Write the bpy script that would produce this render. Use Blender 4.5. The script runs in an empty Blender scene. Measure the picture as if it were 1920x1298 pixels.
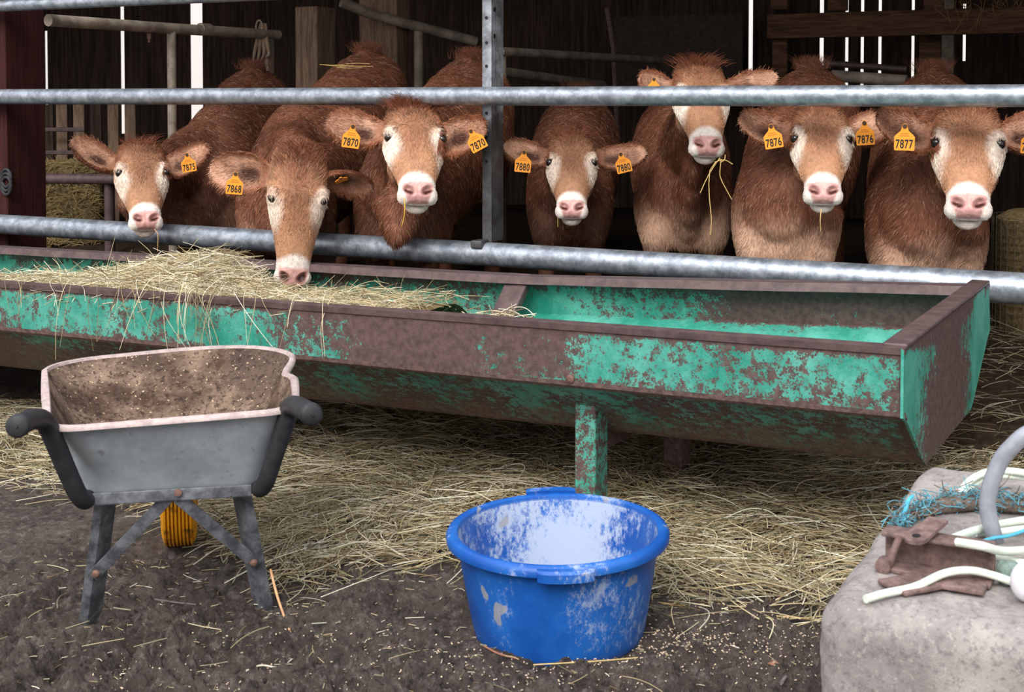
import bpy, math, random
import numpy as np
from mathutils import Matrix, Vector

random.seed(4)
RNG = np.random.default_rng(7)
SC = bpy.context.scene
COL = SC.collection
PI = math.pi

# ------------------------------------------------------------------ camera, light, exposure
FPX, PITCH, CAMZ = 2500.0, math.radians(2.0), 1.25
PPX, PPY = 960.0, 185.0 + FPX * math.tan(PITCH)
cam_data = bpy.data.cameras.new('camera')
cam = bpy.data.objects.new('camera', cam_data)
COL.objects.link(cam)
cam.location = (0, 0, CAMZ)
cam.rotation_euler = (PI / 2 - PITCH, 0, 0)
cam_data.sensor_width = 36.0
cam_data.lens = FPX / 1920 * 36
cam_data.shift_y = (PPY - 649.0) / 1920.0
cam_data.clip_start = 0.05
cam_data.dof.use_dof = True
cam_data.dof.focus_distance = 5.2
cam_data.dof.aperture_fstop = 11.0
SC.camera = cam

SC.view_settings.view_transform = 'Standard'
SC.view_settings.look = 'None'
SC.view_settings.gamma = 1.0
SC.view_settings.use_curve_mapping = False
SC.view_settings.exposure = 0.52

world = bpy.data.worlds.new('overcast sky')
SC.world = world
world.use_nodes = True
wn = world.node_tree
wn.nodes.clear()
w_out = wn.nodes.new('ShaderNodeOutputWorld')
w_bg = wn.nodes.new('ShaderNodeBackground')
w_ramp = wn.nodes.new('ShaderNodeValToRGB')
w_sep = wn.nodes.new('ShaderNodeSeparateXYZ')
w_tc = wn.nodes.new('ShaderNodeTexCoord')
wn.links.new(w_tc.outputs['Generated'], w_sep.inputs[0])
wn.links.new(w_sep.outputs['Z'], w_ramp.inputs[0])
wn.links.new(w_ramp.outputs['Color'], w_bg.inputs['Color'])
wn.links.new(w_bg.outputs[0], w_out.inputs[0])
w_ramp.color_ramp.elements[0].position = 0.0
w_ramp.color_ramp.elements[0].color = (0.62, 0.57, 0.54, 1)
w_ramp.color_ramp.elements[1].position = 0.9
w_ramp.color_ramp.elements[1].color = (1.0, 1.05, 1.12, 1)
w_bg.inputs['Strength'].default_value = 1.1

sun_data = bpy.data.lights.new('hazy_sun', 'SUN')
sun_data.energy = 2.5
sun_data.angle = math.radians(35)
sun_data.color = (1.0, 0.96, 0.90)
sun = bpy.data.objects.new('hazy_sun', sun_data)
COL.objects.link(sun)
sun.rotation_euler = (math.radians(48), 0, math.radians(-18))


# ------------------------------------------------------------------ coordinates
TH = math.atan2(4765, 2500)
U = np.array([math.sin(TH), -math.cos(TH), 0.0])      # along the fence, to the right and nearer
V = np.array([math.cos(TH), math.sin(TH), 0.0])       # across it, into the barn
FV = 4.808                                            # the fence's distance along V
CAM = np.array([0, 0, CAMZ])


def svz(s, v, z):
    return U * s + V * v + np.array([0, 0, z])


def ray(x, y):
    d = np.array([(x - PPX) / FPX, 1.0, -(y - PPY) / FPX])
    c, s = math.cos(PITCH), math.sin(PITCH)
    return np.array([d[0], d[1] * c + d[2] * s, -d[1] * s + d[2] * c])


def at_z(x, y, z):
    r = ray(x, y)
    return CAM + r * (z - CAMZ) / r[2]


def at_d(x, y, d):
    r = ray(x, y)
    return CAM + r * (d / r[1])


def at_v(x, y, v):
    r = ray(x, y)
    return CAM + r * ((v - CAM @ V) / (r @ V))


def at_s(x, y, s):
    r = ray(x, y)
    return CAM + r * ((s - CAM @ U) / (r @ U))


def project(P):
    d = np.asarray(P) - CAM
    c, s = math.cos(PITCH), math.sin(PITCH)
    yy = d[..., 1] * c - d[..., 2] * s
    zz = d[..., 1] * s + d[..., 2] * c
    return PPX + FPX * d[..., 0] / yy, PPY - FPX * zz / yy


# ------------------------------------------------------------------ noise
def vnoise2(x, y, seed=0):
    xi, yi = np.floor(x).astype(np.int64), np.floor(y).astype(np.int64)
    fx, fy = x - xi, y - yi
    fx, fy = fx * fx * (3 - 2 * fx), fy * fy * (3 - 2 * fy)

    def h(a, b):
        n = (a * 374761393 + b * 668265263 + seed * 974634777) & 0x7fffffff
        n = ((n ^ (n >> 13)) * 1274126177) & 0x7fffffff
        return ((n ^ (n >> 16)) & 0xffff) / 65535.0
    return (h(xi, yi) * (1 - fx) + h(xi + 1, yi) * fx) * (1 - fy) + (h(xi, yi + 1) * (1 - fx) + h(xi + 1, yi + 1) * fx) * fy


def fbm(x, y, octaves=5, seed=0, gain=0.5):
    t, a, n = 0, 1.0, 0
    for o in range(octaves):
        t = t + a * vnoise2(x * 2 ** o + 17.3 * o, y * 2 ** o - 9.1 * o, seed + o)
        n += a
        a *= gain
    return t / n


def sstep(a, b, x):
    t = np.clip((x - a) / (b - a), 0, 1)
    return t * t * (3 - 2 * t)


def srgb(r, g, b):
    c = np.array([r, g, b]) / 255.0
    return np.where(c <= 0.04045, c / 12.92, ((c + 0.055) / 1.055) ** 2.4)


# ------------------------------------------------------------------ materials
class Mat:
    def __init__(self, name, rough=0.6, metal=0.0, spec=0.4):
        self.m = bpy.data.materials.new(name)
        self.m.use_nodes = True
        self.t = self.m.node_tree
        self.b = self.t.nodes['Principled BSDF']
        self.b.inputs['Roughness'].default_value = rough
        self.b.inputs['Metallic'].default_value = metal
        self.b.inputs['Specular IOR Level'].default_value = spec
        self.co = self.t.nodes.new('ShaderNodeTexCoord').outputs['Object']

    def link(self, a, b):
        self.t.links.new(a, b)

    def mapped(self, scale):
        n = self.t.nodes.new('ShaderNodeMapping')
        n.inputs['Scale'].default_value = scale
        self.link(self.co, n.inputs['Vector'])
        return n.outputs[0]

    def noise(self, scale, detail=4, rough=0.6, vec=None, dist=0.0):
        n = self.t.nodes.new('ShaderNodeTexNoise')
        n.inputs['Scale'].default_value = scale
        n.inputs['Detail'].default_value = detail
        n.inputs['Roughness'].default_value = rough
        n.inputs['Distortion'].default_value = dist
        self.link(vec if vec is not None else self.co, n.inputs['Vector'])
        return n.outputs['Fac']

    def step(self, fac, a, b):
        n = self.t.nodes.new('ShaderNodeMapRange')
        n.inputs['From Min'].default_value = a
        n.inputs['From Max'].default_value = b
        n.interpolation_type = 'SMOOTHSTEP'
        self.link(fac, n.inputs['Value'])
        return n.outputs[0]

    def math(self, op, a, b):
        n = self.t.nodes.new('ShaderNodeMath')
        n.operation = op
        for k, q in enumerate((a, b)):
            if isinstance(q, (int, float)):
                n.inputs[k].default_value = q
            else:
                self.link(q, n.inputs[k])
        return n.outputs[0]

    def mix(self, fac, a, b):
        n = self.t.nodes.new('ShaderNodeMix')
        n.data_type = 'RGBA'
        for k, q in ((0, fac), (6, a), (7, b)):
            if isinstance(q, (int, float)):
                n.inputs[k].default_value = q
            elif isinstance(q, (tuple, list, np.ndarray)):
                n.inputs[k].default_value = (*[float(v) for v in q], 1)
            else:
                self.link(q, n.inputs[k])
        return n.outputs[2]

    def attr(self, name):
        n = self.t.nodes.new('ShaderNodeAttribute')
        n.attribute_name = name
        return n

    def color(self, c):
        if isinstance(c, (tuple, list, np.ndarray)):
            self.b.inputs['Base Color'].default_value = (*[float(v) for v in c], 1)
        else:
            self.link(c, self.b.inputs['Base Color'])
        return self

    def rough(self, r):
        self.link(r, self.b.inputs['Roughness'])

    def bump(self, h, strength=0.3, dist=0.01):
        n = self.t.nodes.new('ShaderNodeBump')
        n.inputs['Strength'].default_value = strength
        n.inputs['Distance'].default_value = dist
        self.link(h, n.inputs['Height'])
        self.link(n.outputs[0], self.b.inputs['Normal'])
        return self


def mat_galv(name, base, dark, rough=0.42, metal=0.75, scale=9, dark_low=False):
    m = Mat(name, rough, metal, 0.5)
    n1 = m.noise(scale, 6, 0.7)
    n2 = m.noise(scale * 14, 3, 0.6)
    c = m.mix(m.step(n1, 0.35, 0.68), dark, base)
    c = m.mix(m.math('MULTIPLY', m.step(n2, 0.58, 0.75), 0.4), c, tuple(np.array(dark) * 0.5))
    m.color(c)
    m.rough(m.math('ADD', m.math('MULTIPLY', n1, 0.35), rough - 0.16))
    if dark_low:  # colour turns darker below a soft height line
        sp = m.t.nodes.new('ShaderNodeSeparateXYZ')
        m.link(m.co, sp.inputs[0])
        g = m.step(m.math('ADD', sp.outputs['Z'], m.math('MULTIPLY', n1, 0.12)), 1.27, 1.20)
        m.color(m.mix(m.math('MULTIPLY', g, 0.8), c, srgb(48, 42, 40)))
    m.bump(n2, 0.15, 0.003)
    return m.m


def mat_paint(name, paint, rust, amount=0.5, dirt=None, dirt_amt=0.5, attr=True):
    """painted steel flaking to rust; the vertex attribute 'wear' says how far a face has lost its paint"""
    m = Mat(name, 0.55, 0.0, 0.4)
    nb = m.noise(2.6, 3, 0.6)
    nf = m.noise(34, 7, 0.75)
    ng = m.noise(170, 4, 0.7)
    t = m.math('ADD', m.math('MULTIPLY', nb, 0.50), m.math('MULTIPLY', nf, 0.58))
    t = m.math('ADD', t, m.math('MULTIPLY', ng, 0.34))
    if attr:
        a = m.attr('wear')
        t = m.math('ADD', t, a.outputs['Fac'])
    mask = m.step(t, 1.12 - amount, 1.17 - amount)
    pv = m.mix(m.step(m.math('ADD', m.math('MULTIPLY', m.noise(5, 5, 0.7), 0.7), m.math('MULTIPLY', ng, 0.3)), 0.35, 0.65), tuple(np.array(paint) * 0.85), srgb(102, 184, 168))
    rv = m.mix(m.step(m.noise(50, 4), 0.3, 0.7), tuple(np.array(rust) * 0.7), tuple(np.array(rust) * 1.3))
    c = m.mix(mask, pv, rv)
    if dirt is not None:
        d = m.attr('dirt')
        dn = m.math('ADD', m.math('MULTIPLY', m.noise(6, 6, 0.7), 0.7), m.math('MULTIPLY', m.noise(40, 5, 0.7), 0.45))
        dm = m.step(m.math('ADD', dn, d.outputs['Fac']), 0.92, 1.1)
        c = m.mix(m.math('MULTIPLY', dm, 0.92), c, m.mix(m.step(m.noise(80, 3), 0.4, 0.65), tuple(np.array(dirt) * 0.7), tuple(np.array(dirt) * 1.25)))
    m.color(c)
    m.rough(m.math('ADD', m.math('MULTIPLY', mask, 0.25), 0.45))
    m.bump(m.math('ADD', m.math('MULTIPLY', mask, -0.5), nf), 0.25, 0.004)
    return m.m


def mat_wood(name, a, b, scale=(14, 14, 1.2), rough=0.8):
    m = Mat(name, rough, 0, 0.2)
    v = m.mapped(scale)
    n = m.noise(3.0, 6, 0.65, v, 0.6)
    n2 = m.noise(14.0, 3, 0.6, v)
    c = m.mix(m.step(n, 0.3, 0.72), a, b)
    c = m.mix(m.math('MULTIPLY', m.step(n2, 0.55, 0.7), 0.5), c, tuple(np.array(a) * 0.5))
    m.color(c)
    m.bump(n2, 0.4, 0.004)
    return m.m


def mat_strand(name, rough=0.65, spec=0.25):
    m = Mat(name, rough, 0, spec)
    m.color(m.attr('tint').outputs['Color'])
    return m.m


def mat_plain(name, c, rough=0.6, metal=0.0, spec=0.4, var=0.25, scale=25, bump=0.2):
    m = Mat(name, rough, metal, spec)
    n = m.noise(scale, 5, 0.65)
    m.color(m.mix(m.step(n, 0.3, 0.7), tuple(np.array(c) * (1 - var)), tuple(np.array(c) * (1 + var))))
    m.bump(n, bump, 0.003)
    return m.m


GREEN = srgb(38, 148, 128)
RUST = srgb(92, 72, 70)
M = {}
M['galv'] = mat_galv('galvanised_tube', srgb(190, 198, 210), srgb(140, 148, 160), 0.40, 0.7, 22)
M['galv_dull'] = mat_galv('weathered_galvanised_tube', srgb(176, 164, 150), srgb(128, 116, 104), 0.65, 0.15)
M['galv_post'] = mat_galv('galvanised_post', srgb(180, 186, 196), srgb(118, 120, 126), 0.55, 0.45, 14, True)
M['trough'] = mat_paint('green_paint_flaking', GREEN, RUST, 0.465, srgb(112, 92, 80))
M['rust'] = mat_plain('bare_rusty_steel', srgb(92, 74, 74), 0.5, 0.15, 0.5, 0.3, 22, 0.3)
M['rust_red'] = mat_plain('red_brown_rust', srgb(116, 94, 90), 0.7, 0.0, 0.35, 0.4, 60, 0.6)
M['red_wood'] = mat_wood('dark_red_stained_timber', srgb(38, 17, 17), srgb(74, 34, 33), (40, 40, 1.0))
M['old_wood'] = mat_wood('weathered_timber', srgb(104, 84, 70), srgb(158, 132, 112))
M['brown_wood'] = mat_wood('brown_timber', srgb(62, 42, 32), srgb(112, 82, 62), (1.5, 1.5, 14))
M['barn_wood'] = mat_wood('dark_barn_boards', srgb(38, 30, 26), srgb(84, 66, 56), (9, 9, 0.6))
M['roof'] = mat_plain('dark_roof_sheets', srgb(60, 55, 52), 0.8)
M['hay'] = mat_strand('hay_blades')
M['fur'] = mat_strand('calf_hair', 0.5, 0.3)


def mat_body():
    m = Mat('calf_skin', 0.6, 0, 0.25)
    n = m.noise(55, 4, 0.7)
    c = m.attr('coat').outputs['Color']
    m.color(m.mix(m.math('MULTIPLY', m.step(n, 0.35, 0.7), 0.3), c, (0.05, 0.02, 0.01)))
    a = m.attr('wet')
    m.rough(m.math('SUBTRACT', 0.65, m.math('MULTIPLY', a.outputs['Fac'], 0.3)))
    m.bump(m.noise(160, 3, 0.6), 0.25, 0.003)
    return m.m


M['body'] = mat_body()
M['eye'] = Mat('dark_wet_eye', 0.06, 0, 0.8).color((0.012, 0.008, 0.007)).m
M['tag'] = mat_plain('orange_plastic', srgb(238, 150, 40), 0.45, 0, 0.4, 0.06, 60, 0.05)
M['ink'] = Mat('black_print', 0.6).color((0.01, 0.01, 0.01)).m
M['stud'] = Mat('dark_tag_stud', 0.5).color(srgb(60, 40, 25)).m


def mat_mud():
    m = Mat('wet_mud', 0.6, 0, 0.5)
    n = m.noise(4, 7, 0.7)
    n2 = m.noise(38, 8, 0.8)
    n3 = m.noise(160, 3, 0.6)
    c = m.mix(m.step(n, 0.32, 0.68), srgb(76, 64, 58), srgb(120, 106, 99))
    c = m.mix(m.math('MULTIPLY', m.step(n2, 0.52, 0.60), 0.7), c, srgb(158, 144, 138))
    c = m.mix(m.math('MULTIPLY', m.step(n2, 0.46, 0.39), 0.85), c, srgb(40, 31, 28))
    c = m.mix(m.math('MULTIPLY', m.step(n3, 0.68, 0.74), 0.7), c, srgb(170, 140, 100))
    m.color(c)
    m.rough(m.math('ADD', 0.36, m.math('MULTIPLY', n2, 0.5)))
    m.bump(m.math('ADD', n2, m.math('MULTIPLY', n3, 0.4)), 1.0, 0.03)
    return m.m


M['mud'] = mat_mud()
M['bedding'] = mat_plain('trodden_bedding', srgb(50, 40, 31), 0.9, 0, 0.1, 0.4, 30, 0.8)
M['hay_core'] = mat_plain('matted_hay', srgb(112, 96, 68), 0.9, 0, 0.1, 0.45, 60, 1.0)


def mat_tray_in():
    m = Mat('dirty_tray', 0.85, 0, 0.2)
    n = m.noise(7, 6, 0.7)
    n2 = m.noise(70, 5, 0.75)
    n3 = m.noise(120, 2, 0.5)
    c = m.mix(m.step(n, 0.36, 0.66), srgb(72, 54, 44), srgb(142, 120, 104))
    c = m.mix(m.math('MULTIPLY', m.step(m.noise(3.1, 3), 0.5, 0.62), 0.75), c, srgb(72, 58, 52))
    c = m.mix(m.math('MULTIPLY', m.step(n2, 0.52, 0.60), 0.8), c, srgb(46, 36, 30))
    c = m.mix(m.math('MULTIPLY', m.step(n3, 0.66, 0.72), 0.8), c, srgb(214, 190, 156))
    m.color(c)
    m.bump(n2, 0.7, 0.006)
    return m.m


M['tray_in'] = mat_tray_in()


def mat_tray_out():
    m = Mat('grey_tray', 0.5, 0.0, 0.4)
    n = m.noise(6, 6, 0.7)
    c = m.mix(m.step(n, 0.3, 0.7), srgb(146, 154, 162), srgb(184, 192, 198))
    c = m.mix(m.math('MULTIPLY', m.step(m.noise(36, 4), 0.62, 0.72), 0.5), c, srgb(96, 98, 100))
    m.color(c)
    m.bump(n, 0.1, 0.004)
    return m.m


M['tray_out'] = mat_tray_out()
M['tray_rim'] = mat_plain('pale_scuffed_rim', srgb(182, 164, 162), 0.6, 0, 0.3, 0.22, 40)
M['rubber'] = mat_plain('black_rubber', srgb(44, 44, 48), 0.55, 0, 0.35, 0.3, 30)
M['barrow_steel'] = mat_galv('worn_grey_steel', srgb(140, 144, 152), srgb(84, 86, 94), 0.5, 0.35, 22)
M['bolt'] = mat_plain('rusty_bolt', srgb(128, 98, 88), 0.7, 0.3)


def mat_wheel():
    m = Mat('yellow_plastic_wheel', 0.5, 0, 0.4)
    n = m.noise(16, 5, 0.7)
    c = m.mix(m.step(n, 0.5, 0.66), srgb(232, 158, 22), srgb(96, 64, 22))
    m.color(c)
    return m.m


M['wheel'] = mat_wheel()


def mat_tub(name, dusty, low):
    m = Mat(name, 0.5, 0, 0.45)
    blue = m.mix(m.step(m.noise(5, 4), 0.3, 0.7), srgb(14, 74, 158), srgb(32, 104, 190))
    nb = m.noise(5.5, 2, 0.5)
    nf = m.noise(60, 7, 0.85, m.mapped((1, 1, 0.6)))
    t = m.math('ADD', m.math('MULTIPLY', nb, 0.62), m.math('MULTIPLY', nf, 0.72))
    mask = m.step(t, low, low + 0.13)
    c = m.mix(m.math('MULTIPLY', mask, dusty), blue, srgb(190, 200, 214))
    g = m.step(m.math('ADD', m.noise(11, 2, 0.4), m.math('MULTIPLY', nf, 0.1)), 0.74, 0.76)
    c = m.mix(m.math('MULTIPLY', g, 0.8), c, srgb(150, 150, 152))
    m.color(c)
    m.rough(m.math('ADD', 0.42, m.math('MULTIPLY', mask, 0.4)))
    m.bump(nf, 0.15, 0.003)
    return m.m


M['tub_out'] = mat_tub('blue_plastic', 0.62, 0.72)
M['tub_in'] = mat_tub('chalky_blue_plastic', 0.74, 0.585)
M['tub_rim'] = mat_tub('blue_plastic_rim', 0.55, 0.71)


def mat_concrete():
    m = Mat('old_concrete', 0.9, 0, 0.2)
    n = m.noise(5, 6, 0.7)
    n2 = m.noise(70, 8, 0.82)
    c = m.mix(m.step(n, 0.32, 0.7), srgb(142, 134, 134), srgb(192, 184, 180))
    c = m.mix(m.math('MULTIPLY', m.step(n2, 0.50, 0.60), 0.6), c, srgb(112, 106, 110))
    c = m.mix(m.math('MULTIPLY', m.step(m.noise(90, 6, 0.8), 0.56, 0.64), 0.5), c, srgb(214, 206, 198))
    m.color(c)
    m.bump(n2, 0.7, 0.008)
    return m.m


M['concrete'] = mat_concrete()
M['mint_rope'] = mat_plain('pale_mint_rope', srgb(222, 232, 218), 0.6, 0, 0.3, 0.07, 90)
M['blue_twine'] = mat_strand('blue_twine')
M['blue_cord'] = mat_plain('bright_blue_twine', srgb(86, 176, 204), 0.6, 0, 0.3, 0.15, 90)
M['bent_steel'] = mat_plain('bluish_grey_steel', srgb(150, 154, 164), 0.45, 0.2, 0.5, 0.15, 30, 0.15)
M['net'] = mat_plain('dull_net', srgb(96, 88, 76), 0.8, 0, 0.1)
M['rag'] = mat_plain('grey_green_rag', srgb(120, 136, 130), 0.9, 0, 0.1, 0.4, 40)
M['brown_twine'] = mat_plain('grey_brown_twine', srgb(112, 100, 92), 0.9, 0, 0.1, 0.4, 120, 0.8)
M['white_plastic'] = mat_plain('white_plastic', srgb(218, 216, 224), 0.4, 0, 0.4, 0.05)
M['grain'] = mat_strand('grain')
M['leaf'] = mat_plain('dry_leaf', srgb(150, 106, 88), 0.8, 0, 0.2)
M['cord'] = mat_plain('pale_twine', srgb(150, 130, 112), 0.9, 0, 0.1)
M['sheet'] = mat_plain('dull_grey_sheet', srgb(66, 58, 54), 0.8, 0, 0.2)


# ------------------------------------------------------------------ mesh building
class MB:
    def __init__(self):
        self.v, self.f, self.n = [], [], 0

    def add(self, verts, faces):
        verts = np.asarray(verts, float).reshape(-1, 3)
        self.v.append(verts)
        self.f += [tuple(i + self.n for i in q) for q in faces]
        self.n += len(verts)
        return self

    def box(self, c, half, X=(1, 0, 0), Y=(0, 1, 0), Z=(0, 0, 1), bevel=0.0):
        c, X, Y, Z = (np.asarray(q, float) for q in (c, X, Y, Z))
        if bevel > 0:
            return self.rbox(c, half, bevel, 2, X, Y, Z)
        vs = [c + X * half[0] * a + Y * half[1] * b + Z * half[2] * d for a in (-1, 1) for b in (-1, 1) for d in (-1, 1)]
        return self.add(vs, [(0, 1, 3, 2), (4, 6, 7, 5), (0, 4, 5, 1), (2, 3, 7, 6), (0, 2, 6, 4), (1, 5, 7, 3)])

    def rbox(self, c, half, r, n, X=(1, 0, 0), Y=(0, 1, 0), Z=(0, 0, 1), seg=1, noise=0.0, seed=0):
        """box with rounded edges; each face a grid"""
        c, X, Y, Z = (np.asarray(q, float) for q in (c, X, Y, Z))
        half = np.asarray(half, float)
        r = min(r, half.min() * 0.98)

        def grid_1d(h, seg):
            inner = np.linspace(-(h - r), h - r, seg + 1)
            k = np.tan(np.linspace(PI / 4, 0, n + 1))[:-1]
            lo = -(h - r) - r * k
            return np.concatenate([lo, inner, -lo[::-1]])
        segs = seg if isinstance(seg, (tuple, list)) else (seg,) * 3
        g = [grid_1d(half[i], segs[i]) for i in range(3)]
        for ax in range(3):
            a, b = (ax + 1) % 3, (ax + 2) % 3
            for sg in (-1, 1):
                A, B = np.meshgrid(g[a], g[b], indexing='ij')
                P = np.zeros(A.shape + (3,))
                P[..., a], P[..., b], P[..., ax] = A, B, sg * half[ax]
                inner = np.clip(P, -(half - r), half - r)
                d = P - inner
                d /= np.maximum(np.linalg.norm(d, axis=-1, keepdims=True), 1e-9)
                Q = inner + d * r
                if noise:
                    q = Q * 1.0
                    w = fbm(q[..., 0] * 14 + q[..., 2] * 9 + 50, q[..., 1] * 14 - q[..., 2] * 11 + 50, 5, seed) - 0.5
                    Q = Q + d * (w * noise)[..., None]
                na, nb = A.shape
                W = c + Q[..., 0:1] * X + Q[..., 1:2] * Y + Q[..., 2:3] * Z
                fs = []
                for i in range(na - 1):
                    for j in range(nb - 1):
                        q = (i * nb + j, (i + 1) * nb + j, (i + 1) * nb + j + 1, i * nb + j + 1)
                        fs.append(q if sg > 0 else q[::-1])
                self.add(W.reshape(-1, 3), fs)
        return self

    def rings(self, R, closed=True, cap=True, flip=False):
        """loft over a list of rings with the same number of points"""
        R = np.asarray(R, float)
        nr, k = R.shape[:2]
        fs = []
        for i in range(nr - 1):
            for j in range(k if closed else k - 1):
                a, b = i * k + j, i * k + (j + 1) % k
                q = (a, b, b + k, a + k)
                fs.append(q[::-1] if flip else q)
        if cap:
            lo, hi = tuple(range(k))[::-1], tuple((nr - 1) * k + j for j in range(k))
            fs += [lo[::-1], hi[::-1]] if flip else [lo, hi]
        return self.add(R.reshape(-1, 3), fs)

    def tube(self, path, r, k=16, cap=True, smooth=0):
        P = np.asarray(path, float)
        if smooth:
            P = spline(P, smooth)
        n = len(P)
        rad = np.full(n, r) if np.isscalar(r) else np.interp(np.linspace(0, 1, n), np.linspace(0, 1, len(r)), r)
        T = np.gradient(P, axis=0)
        T /= np.maximum(np.linalg.norm(T, axis=1, keepdims=True), 1e-9)
        up = np.array([0, 0, 1.0]) if abs(T[0][2]) < 0.9 else np.array([1.0, 0, 0])
        N = np.cross(T[0], up)
        N /= np.linalg.norm(N)
        R, ang = [], np.arange(k) * 2 * PI / k
        for i in range(n):
            N = N - T[i] * (N @ T[i])
            N /= np.linalg.norm(N)
            B = np.cross(T[i], N)
            R.append(P[i] + rad[i] * (np.cos(ang)[:, None] * N + np.sin(ang)[:, None] * B))
        return self.rings(R, True, cap)

    def lathe(self, prof, c, axis=(0, 0, 1), k=64, cap=True):
        """prof: list of (radius, height along the axis)"""
        axis = np.asarray(axis, float)
        axis /= np.linalg.norm(axis)
        a = np.array([1.0, 0, 0]) if abs(axis[0]) < 0.9 else np.array([0, 1.0, 0])
        X = np.cross(a, axis)
        X /= np.linalg.norm(X)
        Y = np.cross(axis, X)
        ang = np.arange(k) * 2 * PI / k
        R = [np.asarray(c) + axis * h + r * (np.cos(ang)[:, None] * X + np.sin(ang)[:, None] * Y) for r, h in prof]
        return self.rings(R, True, cap)

    def ellipsoid(self, c, rx, k=20, m=12, R=None):
        ang, R3 = np.arange(k) * 2 * PI / k, np.eye(3) if R is None else R
        rr = []
        for t in np.linspace(-PI / 2 + 0.05, PI / 2 - 0.05, m):
            q = np.stack([np.cos(ang) * math.cos(t) * rx[0], np.sin(ang) * math.cos(t) * rx[1], np.full(k, math.sin(t) * rx[2])], 1)
            rr.append(q @ R3.T + np.asarray(c))
        return self.rings(rr)

    def prism(self, poly, d):
        """poly: planar loop of 3-D points, extruded by vector d"""
        P = np.asarray(poly, float)
        k = len(P)
        fs = [tuple(range(k))[::-1], tuple(range(k, 2 * k))] + [(i, (i + 1) % k, (i + 1) % k + k, i + k) for i in range(k)]
        return self.add(np.concatenate([P, P + np.asarray(d)]), fs)

    def verts(self):
        return np.concatenate(self.v) if self.v else np.zeros((0, 3))

    def mesh(self, name):
        me = bpy.data.meshes.new(name)
        me.from_pydata(self.verts().tolist(), [], self.f)
        me.update()
        return me

    def build(self, name, mat, parent=None, smooth=True, base=None, angle=35, local=False, kind=None, label=None):
        V3 = self.verts()
        off = np.zeros(3)
        if parent is not None and not local:
            off = np.array(parent.matrix_basis.translation)
            pp = parent.parent
            while pp is not None:
                off = off + np.array(pp.matrix_basis.translation)
                pp = pp.parent
        elif base is not None:
            off = np.asarray(base, float)
        me = bpy.data.meshes.new(name)
        me.from_pydata((V3 - off).tolist(), [], self.f)
        me.update()
        import bmesh
        bm = bmesh.new()
        bm.from_mesh(me)
        bmesh.ops.recalc_face_normals(bm, faces=bm.faces)
        bm.to_mesh(me)
        bm.free()
        me.materials.append(mat)
        if smooth:
            me.polygons.foreach_set('use_smooth', [True] * len(me.polygons))
            me.set_sharp_from_angle(angle=math.radians(angle))
        o = bpy.data.objects.new(name, me)
        COL.objects.link(o)
        if parent is not None:
            o.parent = parent
        elif base is not None:
            o.location = off
        if kind:
            o['kind'] = kind
        if label:
            o['label'] = label
        return o


def spline(P, sub=8):
    """Catmull-Rom through the points"""
    P = np.asarray(P, float)
    Q = np.vstack([2 * P[0] - P[1], P, 2 * P[-1] - P[-2]])
    out = []
    for i in range(1, len(Q) - 2):
        for t in np.linspace(0, 1, sub, endpoint=False):
            a, b, c, d = Q[i - 1], Q[i], Q[i + 1], Q[i + 2]
            out.append(0.5 * ((2 * b) + (c - a) * t + (2 * a - 5 * b + 4 * c - d) * t * t + (3 * b - a - 3 * c + d) * t ** 3))
    out.append(P[-1])
    return np.array(out)


def thing(name, label, cat, loc=(0, 0, 0), rotz=0.0, group=None):
    o = bpy.data.objects.new(name, None)
    COL.objects.link(o)
    o.location = [float(q) for q in loc]
    o.rotation_euler = (0, 0, rotz)
    o.empty_display_size = 0.1
    o['label'], o['category'] = label, cat
    if group:
        o['group'] = group
    return o


def tag(o, label, cat, group=None, kind=None):
    o['label'], o['category'] = label, cat
    if group:
        o['group'] = group
    if kind:
        o['kind'] = kind
    return o


def strands(name, P, rad, tint, mat, parent=None, off=(0, 0, 0)):
    """P (n, k, 3) points, rad (n, k) or (k,), tint (n, 3): one Curves object"""
    n, k = P.shape[:2]
    hc = bpy.data.hair_curves.new(name)
    hc.add_curves([k] * n)
    hc.points.foreach_set('position', (P - np.asarray(off)).astype(np.float32).ravel())
    R = np.broadcast_to(np.asarray(rad, np.float32), (n, k)).ravel()
    hc.points.foreach_set('radius', np.ascontiguousarray(R))
    at = hc.attributes.new('tint', 'FLOAT_COLOR', 'CURVE')
    at.data.foreach_set('color', np.concatenate([tint, np.ones((n, 1))], 1).astype(np.float32).ravel())
    hc.materials.append(mat)
    o = bpy.data.objects.new(name, hc)
    COL.objects.link(o)
    if parent is not None:
        o.parent = parent
    return o


def point_attr(me, name, val):
    val = np.asarray(val, np.float32)
    if val.ndim == 1:
        a = me.attributes.new(name, 'FLOAT', 'POINT')
        a.data.foreach_set('value', val)
    else:
        a = me.attributes.new(name, 'FLOAT_COLOR', 'POINT')
        a.data.foreach_set('color', np.concatenate([val, np.ones((len(val), 1), np.float32)], 1).ravel())


# ------------------------------------------------------------------ ground and barn
def litter_edge(x):
    """where the loose hay on the yard thins out into bare mud (nearer than this there is hardly any)"""
    return np.interp(x, [-900, 0, 150, 330, 520, 700, 870, 1060, 1240, 1500, 1900, 2600],
                     [900, 905, 930, 985, 1110, 1110, 1080, 1130, 1150, 1180, 1180, 1190])


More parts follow.
